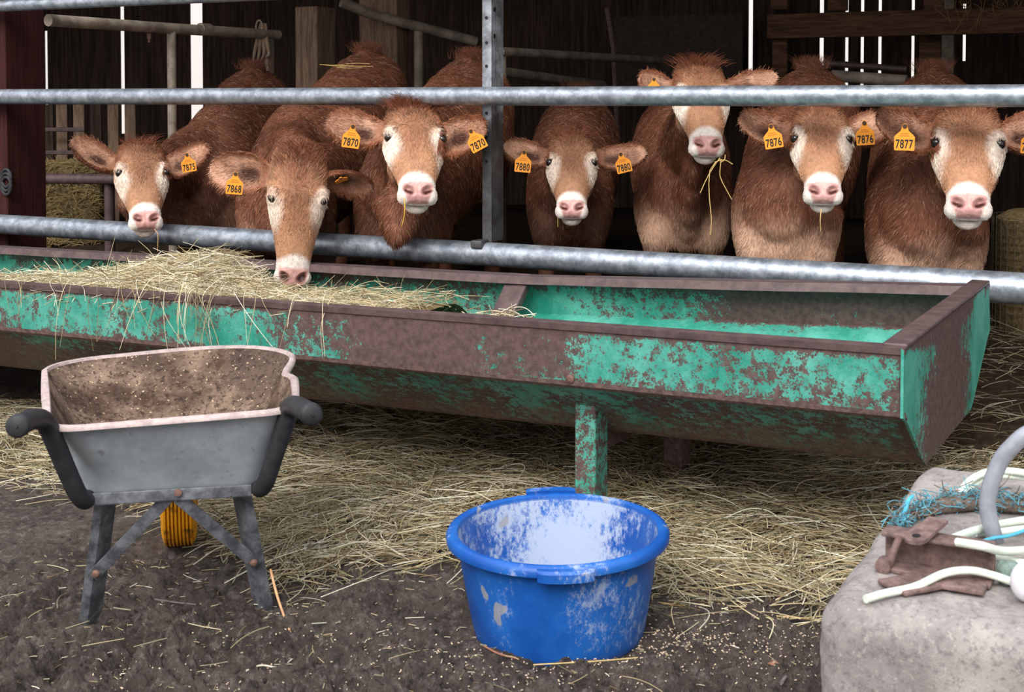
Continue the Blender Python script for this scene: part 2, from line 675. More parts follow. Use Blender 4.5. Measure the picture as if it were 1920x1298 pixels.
def ground_height(X, Y):
    n = fbm(X * 2.2 + 40, Y * 2.2 + 40, 4, 3) - 0.5
    clod = fbm(X * 15 + 90, Y * 19 + 90, 5, 11, 0.62) - 0.5
    ridge = np.abs(fbm(X * 6 + 10, Y * 9 + 10, 4, 23) - 0.5) * 2
    near = sstep(3.9, 2.9, Y)
    z = n * 0.035 + clod * (0.03 + 0.15 * near) - ridge * 0.05 * near
    lump = fbm(X * 38 + 40, Y * 46 + 40, 4, 51, 0.6)
    z0 = (np.abs(lump - 0.5) * -0.07 + (fbm(X * 70 + 9, Y * 80 + 9, 3, 61) - 0.5) * 0.02) * near
    flat = 1 - np.exp(-(((X - 0.11) / 0.36) ** 2 + ((Y - 3.15) / 0.36) ** 2) ** 2)
    flat = flat * (1 - np.exp(-(((X + 1.0) / 0.12) ** 2 + ((Y - 3.15) / 0.12) ** 2)))
    flat = flat * (1 - np.exp(-(((X + 0.6) / 0.12) ** 2 + ((Y - 3.23) / 0.12) ** 2)))
    return (z + z0) * (0.25 + 0.75 * flat) + 0.018 * near * flat


def height_grid(name, xs, ys, fn, mat):
    A, B = np.meshgrid(xs, ys, indexing='ij')
    Z = fn(A, B)
    nx, ny = A.shape
    idx = np.arange(nx * ny).reshape(nx, ny)
    q = np.stack([idx[:-1, :-1], idx[1:, :-1], idx[1:, 1:], idx[:-1, 1:]], -1).reshape(-1, 4)
    me = bpy.data.meshes.new(name)
    me.vertices.add(nx * ny)
    me.vertices.foreach_set('co', np.stack([A, B, Z], -1).astype(np.float32).ravel())
    me.loops.add(q.size)
    me.loops.foreach_set('vertex_index', q.ravel().astype(np.int32))
    me.polygons.add(len(q))
    me.polygons.foreach_set('loop_start', np.arange(0, q.size, 4, dtype=np.int32))
    me.update(calc_edges=True)
    me.polygons.foreach_set('use_smooth', [True] * len(q))
    me.materials.append(mat)
    o = bpy.data.objects.new(name, me)
    COL.objects.link(o)
    return o


gx = np.concatenate([np.linspace(-30, -3.2, 30), np.arange(-3.15, -1.46, 0.0125), np.arange(-1.45, 1.0, 0.006), np.arange(1.01, 2.4, 0.0125), np.linspace(2.45, 30, 30)])
gy = np.concatenate([np.linspace(-12, 1.7, 14), np.arange(1.75, 2.64, 0.0125), np.arange(2.65, 3.5, 0.006), np.arange(3.51, 5.2, 0.0125), np.linspace(5.25, 40, 40)])
ground = height_grid('ground', gx, gy, ground_height, M['mud'])
ground['kind'] = 'structure'


def bed_z(v):
    return np.interp(v, [4.7, 4.9, 6.4, 7.4, 10], [0.02, 0.10, 0.30, 0.36, 0.36])


ss, vv = np.linspace(-14, 2.5, 90), np.linspace(4.72, 10.2, 60)
A, B = np.meshgrid(ss, vv, indexing='ij')
bed = MB()
P = np.stack([U[0] * A + V[0] * B, U[1] * A + V[1] * B, bed_z(B) + 0.05 * (fbm(A * 3 + 60, B * 3 + 60, 4, 5) - 0.5)], -1)
fs = [(i * 60 + j, (i + 1) * 60 + j, (i + 1) * 60 + j + 1, i * 60 + j + 1) for i in range(89) for j in range(59)]
bed.add(P.reshape(-1, 3), fs)
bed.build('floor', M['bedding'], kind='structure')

# back wall of upright boards, daylight through the gaps between some of them
WV = 10.0
gaps = [(88, 3.0, 1.95, 1.0), (231, 4.5, 3, 0.9), (370, 21, 3, 0.6),
        (1408, 7, 3, 1.32), (1541, 6.5, 3, 0.9), (1588, 5, 3, 1.2), (1617, 5, 3, 1.2), (1650, 5, 3, 1.2), (1712, 5, 3, 1.2), (1808, 5, 1.93, 1.52)]
cuts = []
for px, w, top, bot in gaps:
    a, b = at_v(px - w / 2, 100, WV) @ U, at_v(px + w / 2, 100, WV) @ U
    r_ = ray(px, 100)
    lean = 0.02 * (r_ @ U) / (r_ @ V)
    cuts.append((a + min(lean, 0), b + max(lean, 0), top, bot))
wall = MB()
s0 = -14.0
rw = np.random.default_rng(5)


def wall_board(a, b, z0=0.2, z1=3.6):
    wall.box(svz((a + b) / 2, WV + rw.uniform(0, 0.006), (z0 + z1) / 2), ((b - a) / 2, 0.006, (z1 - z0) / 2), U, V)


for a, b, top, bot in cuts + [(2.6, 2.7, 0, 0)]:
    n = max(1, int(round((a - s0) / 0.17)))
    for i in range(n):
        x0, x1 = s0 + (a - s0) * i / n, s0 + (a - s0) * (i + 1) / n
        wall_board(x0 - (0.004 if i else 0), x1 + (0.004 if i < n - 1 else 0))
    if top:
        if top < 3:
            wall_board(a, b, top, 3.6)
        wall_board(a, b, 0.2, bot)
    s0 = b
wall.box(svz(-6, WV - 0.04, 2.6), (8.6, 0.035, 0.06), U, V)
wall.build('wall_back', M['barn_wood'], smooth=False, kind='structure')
for nm, s in (('wall_left', -14.0), ('wall_right', 2.6)):
    MB().box(svz(s, 7.5, 1.8), (0.03, 2.6, 1.8), U, V).build(nm, M['barn_wood'], smooth=False, kind='structure')
roof = MB()
roof.add([svz(-14.2, 4.3, 3.0), svz(2.8, 4.3, 3.0), svz(2.8, 10.2, 3.6), svz(-14.2, 10.2, 3.6),
          svz(-14.2, 4.3, 3.05), svz(2.8, 4.3, 3.05), svz(2.8, 10.2, 3.65), svz(-14.2, 10.2, 3.65)],
         [(0, 1, 2, 3), (7, 6, 5, 4), (0, 4, 5, 1), (1, 5, 6, 2), (2, 6, 7, 3), (3, 7, 4, 0)])
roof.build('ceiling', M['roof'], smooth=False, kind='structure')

# ------------------------------------------------------------------ feed fence
t = thing('feed_fence', 'galvanised tube feed fence across the front of the pen', 'fence', svz(-3, FV, 0))
for z, r, s_a, s_b in ((1.72, 0.029, -9, 2), (1.260, 0.0385, -9, 2), (0.608, 0.050, -9, 2)):
    b = MB().tube([svz(s, FV, z) for s in np.linspace(s_a, s_b, 40)], r, 28)
    o = b.build('rail', M['galv'], t, angle=60)
o.name = 'lower_rail'
sl = MB().tube([svz(s, FV, 0.603) for s in np.linspace(-0.86, 2.05, 12)], 0.0555, 28)
o = sl.build('rail_sleeve', M['galv'], t, angle=60)
bl = MB().lathe([(0.014, 0), (0.014, 0.02), (0.007, 0.02), (0.007, 0.045), (0.011, 0.045), (0.011, 0.055)], svz(-0.68, FV, 0.553), (0, 0, -1), 10)
bl.build('bolt', M['bolt'], o)
post = MB()
pz0, pz1 = 0.655, 3.0
th = 0.005
sa, sb, va = -2.684, -2.641, FV + 0.045
post.box(svz((sa + sb) / 2, va, (pz0 + pz1) / 2), ((sb - sa) / 2, th / 2, (pz1 - pz0) / 2), U, V)
post.box(svz(sb - th / 2, va + 0.05, (pz0 + pz1) / 2), (th / 2, 0.05, (pz1 - pz0) / 2), U, V)
post.box(svz((sa + sb) / 2, va + 0.1, (pz0 + pz1) / 2), ((sb - sa) / 2, th / 2, (pz1 - pz0) / 2), U, V)
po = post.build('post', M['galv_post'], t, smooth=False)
for z in (1.385, 1.482, 1.585, 1.69, 1.19, 1.09, 0.99):
    MB().lathe([(0.0065, 0), (0.0065, 0.002)], svz((sa + sb) / 2 - 0.001, va - th / 2 - 0.0015, z), -V, 14).build('bolt_hole', M['ink'], po)
for z in (1.51, 1.62):
    MB().lathe([(0.009, 0), (0.009, 0.002)], svz(sb + 0.0015, va + 0.02, z), U, 12).build('bolt_hole', M['ink'], po)
# foot of the post welded over the lower rail
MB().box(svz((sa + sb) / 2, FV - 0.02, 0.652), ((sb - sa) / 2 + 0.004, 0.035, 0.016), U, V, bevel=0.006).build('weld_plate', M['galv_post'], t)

# ------------------------------------------------------------------ things inside the pen
t = thing('timber_post', 'dark red-stained broad timber post behind the fence rails', 'post', svz(-5.4, FV + 0.2, 0))
MB().box(svz(-5.553, FV + 0.2, 1.5), (0.05, 0.13, 1.5), U, V, bevel=0.006).build('post_board', M['red_wood'], t, smooth=False)
rb = MB()
for k in range(3):
    rb.tube([svz(-5.50 + 0.035 * math.cos(a), FV + 0.06, 0.80 + 0.02 * k + 0.045 * math.sin(a)) for a in np.linspace(0, 2 * PI, 24)], 0.008, 8, cap=False)
rb.build('tie_ring', M['rubber'], t)

# pen divider: long tube running back from the red post, with an upright
t = thing('pen_divider', 'weathered tube pen divider running back beside the red-stained post', 'gate', svz(-5.2, 5.8, 0.3))
MB().tube([svz(-5.2, v, z) for v, z in ((4.88, 1.645), (5.8, 1.645), (6.75, 1.65))], 0.031, 18).build('top_tube', M['galv_dull'], t)
MB().tube([svz(-5.2, 6.02, 1.655), svz(-5.2, 6.10, 1.655)], 0.034, 18).build('coupling', M['galv_dull'], t)
MB().tube([svz(-5.2, 5.78, 0.2), svz(-5.2, 5.78, 1.64)], 0.026, 16).build('upright', M['galv_dull'], t)
MB().box(svz(-5.2, 6.66, 0.95), (0.012, 0.03, 0.72), U, V).build('end_bar', M['galv_dull'], t)
MB().lathe([(0.012, 0), (0.012, 0.03), (0.006, 0.03), (0.006, 0.05)], svz(-5.2, 5.60, 1.61), (0, 0, -1), 10).build('bolt', M['bolt'], t)

t = tag(MB().box(svz(-5.06, 6.95, 0.9), (0.085, 0.10, 0.93), U, V, bevel=0.008).build('timber_post', M['old_wood'], base=svz(-5.06, 6.95, 0), smooth=False),
        'pale square-sawn timber post at the end of the tube divider', 'post')
t = tag(MB().box(svz(-4.93, 7.55, 1.2), (0.15, 0.08, 1.25), U, V, bevel=0.008).build('timber_post', M['old_wood'], base=svz(-4.93, 7.55, 0), smooth=False),
        'taller grey-brown timber post just behind the pale square-sawn post', 'post')
tw = MB()
for k in range(4):
    a = at_d(489 + 3 * k, 44, 8.28)
    tw.tube([a, at_d(484 + 5 * k, 70, 8.26), at_d(477 + 9 * k, 100, 8.26), at_d(474 + 8 * k, 122 - 5 * k, 8.26)], [0.008, 0.014, 0.010, 0.004], 8, smooth=5)
tw.tube([at_d(486 + 6 * math.cos(q), 52 + 14 * math.sin(q), 8.24) for q in np.linspace(0, 2 * PI, 20)], 0.006, 8, cap=False)
tag(tw.build('twine_tie', M['cord'], base=at_d(488, 80, 8.26)), 'pale twine knotted and hanging from the end of the divider tube', 'twine')

def dtube(name, label, pts, r, mat='galv_dull', cat='rail', up=None):
    base = np.array([pts[0][0], pts[0][1], 0.3])
    t = thing(name, label, cat, base)
    MB().tube(pts, r, 14).build('tube', M[mat], t)
    if up is not None:
        for q in up:
            q = np.asarray(q)
            MB().tube([q, np.array([q[0], q[1], 0.25])], r * 0.95, 14).build('upright', M[mat], t)
    return t


dtube('pen_rail', 'sloping pen rail with an upright, behind the middle of the pen', [at_d(640, 4, 8.6), at_d(700, 28, 8.7), at_d(892, 78, 9.0)], 0.034, up=[at_d(785, 52, 8.85)])
dtube('pen_rail', 'long thin pale pen rail running back to the right of the galvanised post', [at_d(938, 97, 7.4), at_d(1265, 115, 9.75)], 0.027, up=[at_d(941, 99, 7.45)])
dtube('pen_rail', 'dim low pen rail seen under the long thin pale one', [at_d(905, 130, 7.5), at_d(1130, 160, 9.2)], 0.03)
dtube('pen_rail', 'dark upper rail between the two right-hand calves, below the daylight gaps', [at_d(1545, 118, 8.2), at_d(1700, 130, 8.0)], 0.02, 'rust')
dtube('pen_rail', 'pale lower rail between the two right-hand calves', [at_d(1560, 142, 7.6), at_d(1700, 152, 7.4)], 0.034)
dtube('pen_rail', 'dark horizontal rail beside the leftmost calf', [at_d(80, 335, 8.4), at_d(330, 337, 8.1)], 0.034, 'rust', up=[at_d(205, 336, 8.3)])

# timber feed rack at the right
t = thing('timber_rack', 'heavy brown timber rack high at the back of the pen on the right', 'rack', at_d(1700, 120, 8.4) * np.array([1, 1, 0]) + np.array([0, 0, 0.3]))


def board_px(x0, y0, x1, y1, d0, d1, thick, name, mat='brown_wood'):
    a, b = at_d((x0), (y0 + y1) / 2, d0), at_d(x1, (y0 + y1) / 2, d1)
    c = (a + b) / 2
    X = (b - a)
    L = np.linalg.norm(X[:2])
    X = np.array([X[0], X[1], 0]) / L
    Y = np.array([-X[1], X[0], 0])
    hz = (y1 - y0) / 2 * (d0 + d1) / 2 / FPX
    return MB().box(c, (L / 2, thick / 2, hz), X, Y, bevel=0.006).build(name, M[mat], t, smooth=False)


board_px(1440, 18, 2100, 66, 8.6, 7.6, 0.06, 'beam')
board_px(1446, -40, 1478, 18, 8.64, 8.60, 0.06, 'block')
board_px(1553, -40, 1590, 20, 8.45, 8.41, 0.06, 'block')
board_px(1732, -40, 1770, 20, 8.2, 8.16, 0.06, 'block')
board_px(1448, 66, 1476, 330, 8.66, 8.63, 0.05, 'upright')
board_px(1440, -60, 2100, -30, 8.6, 7.6, 0.06, 'beam')
board_px(1722, 66, 1764, 330, 8.4, 8.35, 0.04, 'upright')
sp = []
for k in range(26):
    x = RNG.uniform(1770, 1915)
    a = at_d(x, RNG.uniform(-12, 8), 7.9)
    sp.append(spline(np.array([a, a + RNG.normal(0, 0.03, 3) + [0, 0, -0.05], a + RNG.normal(0, 0.05, 3) + [0, 0, -0.11]]), 2))
sp = np.array(sp)
tag(strands('hay_tuft', sp, np.full(sp.shape[1], 0.0018), np.tile(srgb(140, 105, 70), (len(sp), 1)), M['hay']), 'hay hanging over the top of the timber rack', 'hay', kind='stuff')

tag(MB().box(at_d(1270, 110, 9.85), (0.5, 0.012, 0.32), U, V).build('sheet_panel', M['sheet'], base=at_d(1270, 110, 9.85), smooth=False), 'dull flat sheet panel leaning on the back wall', 'panel')
tag(MB().tube([at_d(1138, 15, 9.7), at_d(1150, 90, 9.65), at_d(1160, 300, 9.5)], 0.018, 10).build('rusty_bar', M['rust_red'], base=at_d(1150, 90, 9.6)), 'thin rusty upright bar in front of the sheet panel', 'bar')
tag(MB().box(at_d(1775, 110, 9.3), (0.05, 0.03, 0.5), U, V).build('steel_upright', M['galv_dull'], base=at_d(1775, 200, 9.3), smooth=False), 'narrow grey steel upright below the timber rack', 'post')
tag(MB().box(svz(-2.92, 9.7, 1.7), (0.07, 0.07, 1.7), U, V).build('timber_post', M['barn_wood'], base=svz(-2.92, 9.7, 0), smooth=False), 'dark barn post at the back wall near the long thin pale rail', 'post')

# hay bales and hurdle at the far left, a netted bale at the far right
def bale(name, c, half, X, label, n=1500):
    Y = np.cross([0, 0, 1.0], X)
    b = MB().rbox(c, half, 0.05, 3, X, Y, seg=8, noise=0.06, seed=8).build(name, M['hay_core'], base=c - np.array([0, 0, half[2]]))
    tag(b, label, 'bale')
    p = RNG.uniform(-1, 1, (n, 3)) * half
    ax = RNG.integers(0, 2, n)
    p[np.arange(n), ax + 1] = np.where(RNG.random(n) < .5, -1, 1) * half[ax + 1]
    p[ax == 0, 1] = -half[1]
    d = RNG.normal(0, 1, (n, 3)) * [1, 0.3, 0.35]
    L = RNG.uniform(0.04, 0.11, (n, 1))
    d = d / np.linalg.norm(d, axis=1, keepdims=True) * L
    pts = np.stack([p - d / 2, p + [0, -0.01, 0.01], p + d / 2], 1)
    W = c + pts[..., 0:1] * X + pts[..., 1:2] * Y + pts[..., 2:3] * np.array([0, 0, 1.0])
    tint = srgb(150, 130, 88) * RNG.uniform(0.5, 1.3, (n, 1))
    strands('loose_blades', W, np.full(3, 0.0016), tint, M['hay'], b, c - np.array([0, 0, half[2]]))
    return b


c = at_d(120, 405, 8.9)
bale('hay_bale', np.array([c[0], c[1], 0.55]), np.array([0.27, 0.25, 0.27]), np.array([0.97, 0.2, 0]), 'square hay bale on the bedding beside the red-stained post')
t = thing('wooden_hurdle', 'old wooden hurdle of upright boards and dark bars behind the hay bale', 'hurdle', at_d(160, 300, 9.6) * np.array([1, 1, 0]) + np.array([0, 0, 0.34]))
for i, x in enumerate((92, 118, 150, 182, 214, 246)):
    board_px(x - 11, 196, x + 10, 470, 9.7, 9.7, 0.02, 'board', 'old_wood' if i % 3 else 'barn_wood')
for y in (243, 286, 374):
    board_px(78, y - 4, 160, y + 4, 9.55, 9.55, 0.03, 'bar', 'rust')

c = at_d(1905, 470, 5.75)
nb = MB()
nb.lathe([(0.02, 0), (0.26, 0), (0.31, 0.03), (0.32, 0.2), (0.32, 0.45), (0.31, 0.57), (0.26, 0.6), (0.02, 0.6)], np.array([c[0] + 0.24, c[1], 0.16]), (0, 0, 1), 48)
bl = nb.build('net_bale', M['hay_core'], base=np.array([c[0] + 0.24, c[1], 0.16]))
tag(bl, 'netted hay bale behind the fence beside the rightmost calf', 'bale')
nt = MB()
for k in range(44):
    a = k * 2 * PI / 44
    nt.tube([np.array([c[0] + 0.24 + 0.326 * math.cos(a), c[1] + 0.326 * math.sin(a), z]) for z in (0.2, 0.74)], 0.0013, 5)
for z in np.linspace(0.2, 0.74, 17):
    nt.tube([np.array([c[0] + 0.24 + 0.326 * math.cos(a), c[1] + 0.326 * math.sin(a), z]) for a in np.linspace(0, 2 * PI, 48)], 0.0013, 5, cap=False)
nt.build('netting', M['net'], bl)

# ------------------------------------------------------------------ feed trough
S0, S1 = -6.6, -0.65


def z_front(s): return 0.648 + 0.0127 * (s + 0.65)
def z_fold(s): return 0.487 + 0.0120 * (s + 0.65)
def z_bot(s): return 0.303 + 0.0180 * (s + 0.65)
def z_back(s): return 0.560 + (0.0128 if s < -2.3 else 0.043) * (s + 2.3)


def trough_profile(s):
    return np.array([(3.250, z_front(s)), (3.264, z_fold(s)), (3.528, z_bot(s)), (4.29, z_bot(s) - 0.008), (4.64, z_back(s) - 0.15), (4.612, z_back(s))])


trough = thing('feed_trough', 'long green feed trough with flaking paint in front of the fence', 'trough', svz(-2.5, 3.9, 0))
ns = 150
sg = np.linspace(S0, S1, ns)
per = (12, 14, 10, 14, 10)
rows, wear, dirt = [], [], []
for s in sg:
    pr = trough_profile(s)
    row, w, d = [], [], []
    e = math.exp(-((S1 - s) / 0.035) ** 2)
    rag = float(fbm(np.array(s * 2.3 + 30), np.array(0.5), 3, 2))
    for i in range(5):
        for j in range(per[i] + (1 if i == 4 else 0)):
            q = j / per[i]
            row.append(pr[i] * (1 - q) + pr[i + 1] * q)
            if i == 0:
                w.append(0.26 * math.exp(-(q / 0.12) ** 2) + 0.25 * math.exp(-((1 - q) / 0.05) ** 2) + 0.12 * e + 0.22 * (rag - 0.5)
                         + 0.20 * math.exp(-((s + 1.85) / 0.42) ** 2) - 0.06)
                d.append(0.0)
            elif i == 1:
                w.append(-0.02 + 0.1 * e)
                d.append(0.16 + 0.40 * q + 0.2 * (rag - 0.5) + 0.3 * sstep(-3.2, -4.2, s))
            elif i == 2:
                w.append(0.3)
                d.append(0.4)
            else:
                w.append(0.02 if i == 3 else -0.04)
                d.append(0.1)
    rows.append([svz(s, a, b) for a, b in row])
    wear.append(w)
    dirt.append(d)
rows = np.array(rows)
k = rows.shape[1]
T2 = 0.006
inner = []
for i, s in enumerate(sg):
    c2 = svz(s, 3.94, 0.62)
    d = rows[i] - c2
    inner.append(rows[i] - d / np.linalg.norm(d, axis=1, keepdims=True) * T2)
inner = np.array(inner)
w_in, d_in = np.array(wear) * 0, np.array(dirt) * 0 - 0.12
off = 0
for i in range(5):
    for j in range(per[i] + (1 if i == 4 else 0)):
        q = j / per[i]
        w_in[:, off] = -0.10 if i in (2, 3) else -0.16
        if i == 4:
            w_in[:, off] = -0.06 + 0.22 * q ** 3 + 0.16 * sstep(-2.0, -0.7, sg)
        if i == 3:
            w_in[:, off] = -0.13
        off += 1
full = np.concatenate([rows, inner[:, ::-1]], 1)
tb = MB().rings(full, True, True)
to = tb.build('trough_shell', M['trough'], trough, angle=20)
point_attr(to.data, 'wear', np.concatenate([np.array(wear), w_in[:, ::-1]], 1).ravel())
point_attr(to.data, 'dirt', np.concatenate([np.array(dirt), d_in[:, ::-1]], 1).ravel())


def sweep(fn, s_list, name, mat, parent, wv=None):
    b = MB().rings([[svz(s, a, z) for a, z in fn(s)] for s in s_list], True, True)
    o = b.build(name, mat, parent, angle=30)
    return o


sw = np.linspace(S0, S1 + 0.01, 80)
sweep(lambda s: [(3.244, z_front(s) + 0.004), (3.288, z_front(s) + 0.006), (3.289, z_front(s) - 0.004), (3.256, z_front(s) - 0.006), (3.256, z_front(s) - 0.012), (3.246, z_front(s) - 0.013)],
      sw, 'front_rim', M['rust'], trough)


def wob(s): return 0.006 * math.sin(s * 5) + 0.004 * math.sin(s * 11 + 1)


sweep(lambda s: [(4.625, z_back(s) + 0.006), (4.535 + wob(s), z_back(s) + 0.008), (4.527 + wob(s), z_back(s) - 0.022), (4.534 + wob(s), z_back(s) - 0.024), (4.545 + wob(s), z_back(s) - 0.003), (4.625, z_back(s) - 0.006)],
      sw, 'back_rim', M['rust'], trough)
sweep(lambda s: [(3.256, z_fold(s) + 0.008), (3.268, z_fold(s) - 0.002), (3.282, z_fold(s) - 0.012), (3.276, z_fold(s) - 0.016), (3.262, z_fold(s) - 0.006)],
      sw, 'fold_seam', M['rust_red'], trough)
for s, nm in ((S1, 'end_panel'), (S0, 'end_panel')):
    pr = trough_profile(s)
    # panel as a fan of grid rows so that its wear can vary
    n1 = 30
    top, bot = [], []
    vq = np.linspace(3.244, 4.66, n1)
    ztop = np.interp(vq, [3.25, 4.612], [pr[0, 1] + 0.004, pr[5, 1] + 0.012])
    zbot = np.interp(vq, pr[[1, 2, 3, 4], 0], pr[[1, 2, 3, 4], 1] - 0.004)
    vtop = np.interp(vq, [3.244, 4.66], [3.244, 4.622])
    sgn = 1 if s == S1 else -1
    m_ = 14
    rr = []
    for ks, so in ((0, 0.0), (1, 0.007 * sgn)):
        for i in range(n1):
            rr.append([svz(s + so, vtop[i] * q + vq[i] * (1 - q), zbot[i] * (1 - q) + ztop[i] * q) for q in np.linspace(0, 1, m_)])
    R1, R2 = np.array(rr[:n1]), np.array(rr[n1:])
    loop = np.concatenate([R1, R2[:, ::-1]], 1)
    o = MB().rings(loop, True, True).build(nm, M['trough'], trough, angle=30)
    wv, dirt_shade = [], []
    for i in range(n1):
        x = (vq[i] - 3.244) / 1.416
        rowq = [-0.19 + 0.34 * math.exp(-((x - 0.42) / 0.28) ** 2) + 0.25 * math.exp(-((q - 1) / 0.1) ** 2) - 0.12 * math.exp(-((x - 0.85) / 0.1) ** 2) for q in np.linspace(0, 1, m_)]
        wv.append(rowq + rowq[::-1])
        dirt_shade.append([0.30 - 0.25 * abs((vq[i] - 3.244) / 1.416 - 0.45) * 2] * (2 * m_))  # brown dirt, also standing in for the shade on the panel
    point_attr(o.data, 'wear', np.array(wv).ravel())
    point_attr(o.data, 'dirt', np.array(dirt_shade).ravel())
    if s == S1:
        sweep_b = MB()
        L = [svz(s + 0.002, a, z) for a, z in ((3.262, pr[0, 1] + 0.006), (4.61, pr[5, 1] + 0.014))]
        a, b = np.array(L[0]), np.array(L[1])
        mid = (a + b) / 2
        Yd = (b - a) / np.linalg.norm(b - a)
        sweep_b.box(mid - U * 0.02, (0.03, np.linalg.norm(b - a) / 2, 0.006), U, Yd, np.cross(U, Yd), bevel=0.005)
        sweep_b.build('end_rim', M['rust'], trough)
# sloping brace between the compartments
a, b = svz(-2.37, 4.60, 0.560), svz(-2.37, 4.27, 0.262)
Yd = (b - a) / np.linalg.norm(b - a)
MB().box((a + b) / 2, (0.048, np.linalg.norm(b - a) / 2, 0.018), U, Yd, np.cross(U, Yd), bevel=0.006).build('divider', M['rust'], trough)


def trough_leg(s, v0, v1, top_f, top_r):
    """a front leg and a rear leg under the trough with a cross tie between them"""
    lb = MB().box(svz(s, v0, top_f / 2 - 0.02), (0.032, 0.045, top_f / 2 + 0.02), U, V, bevel=0.006)
    o = lb.build('leg', M['trough'], trough, smooth=False)
    n = len(o.data.vertices)
    point_attr(o.data, 'wear', np.full(n, -0.03))
    point_attr(o.data, 'dirt', np.full(n, -0.1))
    o = MB().box(svz(s, v1, top_r / 2 - 0.02), (0.032, 0.045, top_r / 2 + 0.02), U, V, bevel=0.006).build('leg', M['rust_red'], trough, smooth=False)
    o = MB().box(svz(s, (v0 + v1) / 2, 0.262), (0.006, (v1 - v0) / 2 - 0.03, 0.028), U, V).build('cross_tie', M['trough'], trough, smooth=False)
    n = len(o.data.vertices)
    point_attr(o.data, 'wear', np.full(n, 0.1))
    point_attr(o.data, 'dirt', np.full(n, 0.1))


trough_leg(-1.545, 3.43, 4.12, 0.420, 0.285)
trough_leg(-4.25, 3.43, 4.12, 0.345, 0.24)
MB().lathe([(0.012, 0), (0.012, 0.008), (0.006, 0.012)], svz(-1.53, 3.262, 0.49), -V, 10).build('bolt', M['bolt'], trough)
# ------------------------------------------------------------------ calves
HEAD_SHORT = 0.92
HEAD_RINGS = np.array([  # along the face (up +), half width, front, back
    (0.205, 0.052, -0.005, 0.045), (0.190, 0.084, -0.028, 0.085), (0.155, 0.102, -0.050, 0.118), (0.105, 0.110, -0.066, 0.135),
    (0.055, 0.116, -0.075, 0.142), (0.010, 0.117, -0.080, 0.146), (-0.040, 0.109, -0.080, 0.140), (-0.090, 0.096, -0.075, 0.112),
    (-0.135, 0.083, -0.069, 0.086), (-0.175, 0.073, -0.064, 0.070), (-0.212, 0.067, -0.061, 0.060), (-0.245, 0.067, -0.057, 0.050),
    (-0.270, 0.067, -0.052, 0.040), (-0.290, 0.062, -0.044, 0.030), (-0.304, 0.045, -0.030, 0.016)])
EYE = np.array([0.1005, -0.047, 0.0])


def rot(ax, a):
    c, s = math.cos(a), math.sin(a)
    return np.array({'x': [[1, 0, 0], [0, c, -s], [0, s, c]], 'y': [[c, 0, s], [0, 1, 0], [-s, 0, c]], 'z': [[c, -s, 0], [s, c, 0], [0, 0, 1]]}[ax])


def nrm(v):
    v = np.asarray(v, float)
    return v / max(np.linalg.norm(v), 1e-9)


def super_ring(c, X, Y, a, b0, b1, n=2.5, k=32, jaw=0.0):
    ang = np.arange(k) * 2 * PI / k
    cx, sy = np.cos(ang), np.sin(ang)
    px = np.sign(cx) * np.abs(cx) ** (2 / n)
    py = np.sign(sy) * np.abs(sy) ** (2 / n)
    w = a * px * (1 - jaw * np.clip(py, 0, 1))
    y = np.where(py < 0, -py * b0, py * b1)
    return c + w[:, None] * X + y[:, None] * Y


def ear_axes(root, tip, R, side, twist):
    a = nrm(tip - root)
    z = R @ np.array([0, 0, 1.0])
    w = nrm(z - a * (z @ a))
    f = nrm(np.cross(a, w)) * (-1 if side < 0 else 1)
    if f @ (R @ np.array([0, -1.0, 0])) < 0:
        f = -f
    c, s = math.cos(twist), math.sin(twist)
    return a, w * c + f * s, f * c - w * s


def ear_profile(t):
    return np.interp(t, [0, 0.12, 0.3, 0.5, 0.7, 0.84, 0.94, 1.0], [0.36, 0.62, 0.95, 1.05, 1.0, 0.80, 0.52, 0.12])


def add_ear(b, root, a, w, f, L, H):
    rr = []
    e = np.linspace(-1, 1, 15)
    for t in np.concatenate([[-0.12], np.linspace(0, 1, 16)]):
        h = ear_profile(max(t, 0)) * H
        cup = 0.62 * (1 - 0.45 * max(t, 0))
        th = 0.0075 + 0.018 * max(0, 1 - max(t, 0) / 0.3)
        base = root + a * L * t + f * (-0.018 * math.sin(PI * min(max(t, 0), 1)))
        lo = np.where(e < 0, 1.12, 1.0)
        mid = base + (w * (h * e * lo)[:, None]) + f * (cup * h * (e ** 2 - 0.35))[:, None]
        tt = th * np.sqrt(np.clip(1 - (e * 0.86) ** 2, 0, 1)) + 0.0035
        fr = mid + f * tt[:, None]
        bk = mid - f * tt[:, None]
        rr.append(np.concatenate([fr, bk[::-1]]))
    b.rings(rr)


def remesh(me, voxel, smooth):
    o = bpy.data.objects.new('work', me)
    COL.objects.link(o)
    r = o.modifiers.new('r', 'REMESH')
    r.mode = 'VOXEL'
    r.voxel_size = voxel
    r.use_smooth_shade = True
    s = o.modifiers.new('s', 'SMOOTH')
    s.factor = 0.5
    s.iterations = smooth
    dg = bpy.context.evaluated_depsgraph_get()
    dg.update()
    out = bpy.data.meshes.new_from_object(o.evaluated_get(dg))
    bpy.data.objects.remove(o)
    bpy.data.meshes.remove(me)
    return out


def co_of(me):
    a = np.empty(len(me.vertices) * 3, np.float32)
    me.vertices.foreach_get('co', a)
    return a.reshape(-1, 3).astype(float)


def normals_of(me):
    a = np.empty(len(me.vertices) * 3, np.float32)
    me.vertices.foreach_get('normal', a)
    return a.reshape(-1, 3).astype(float)


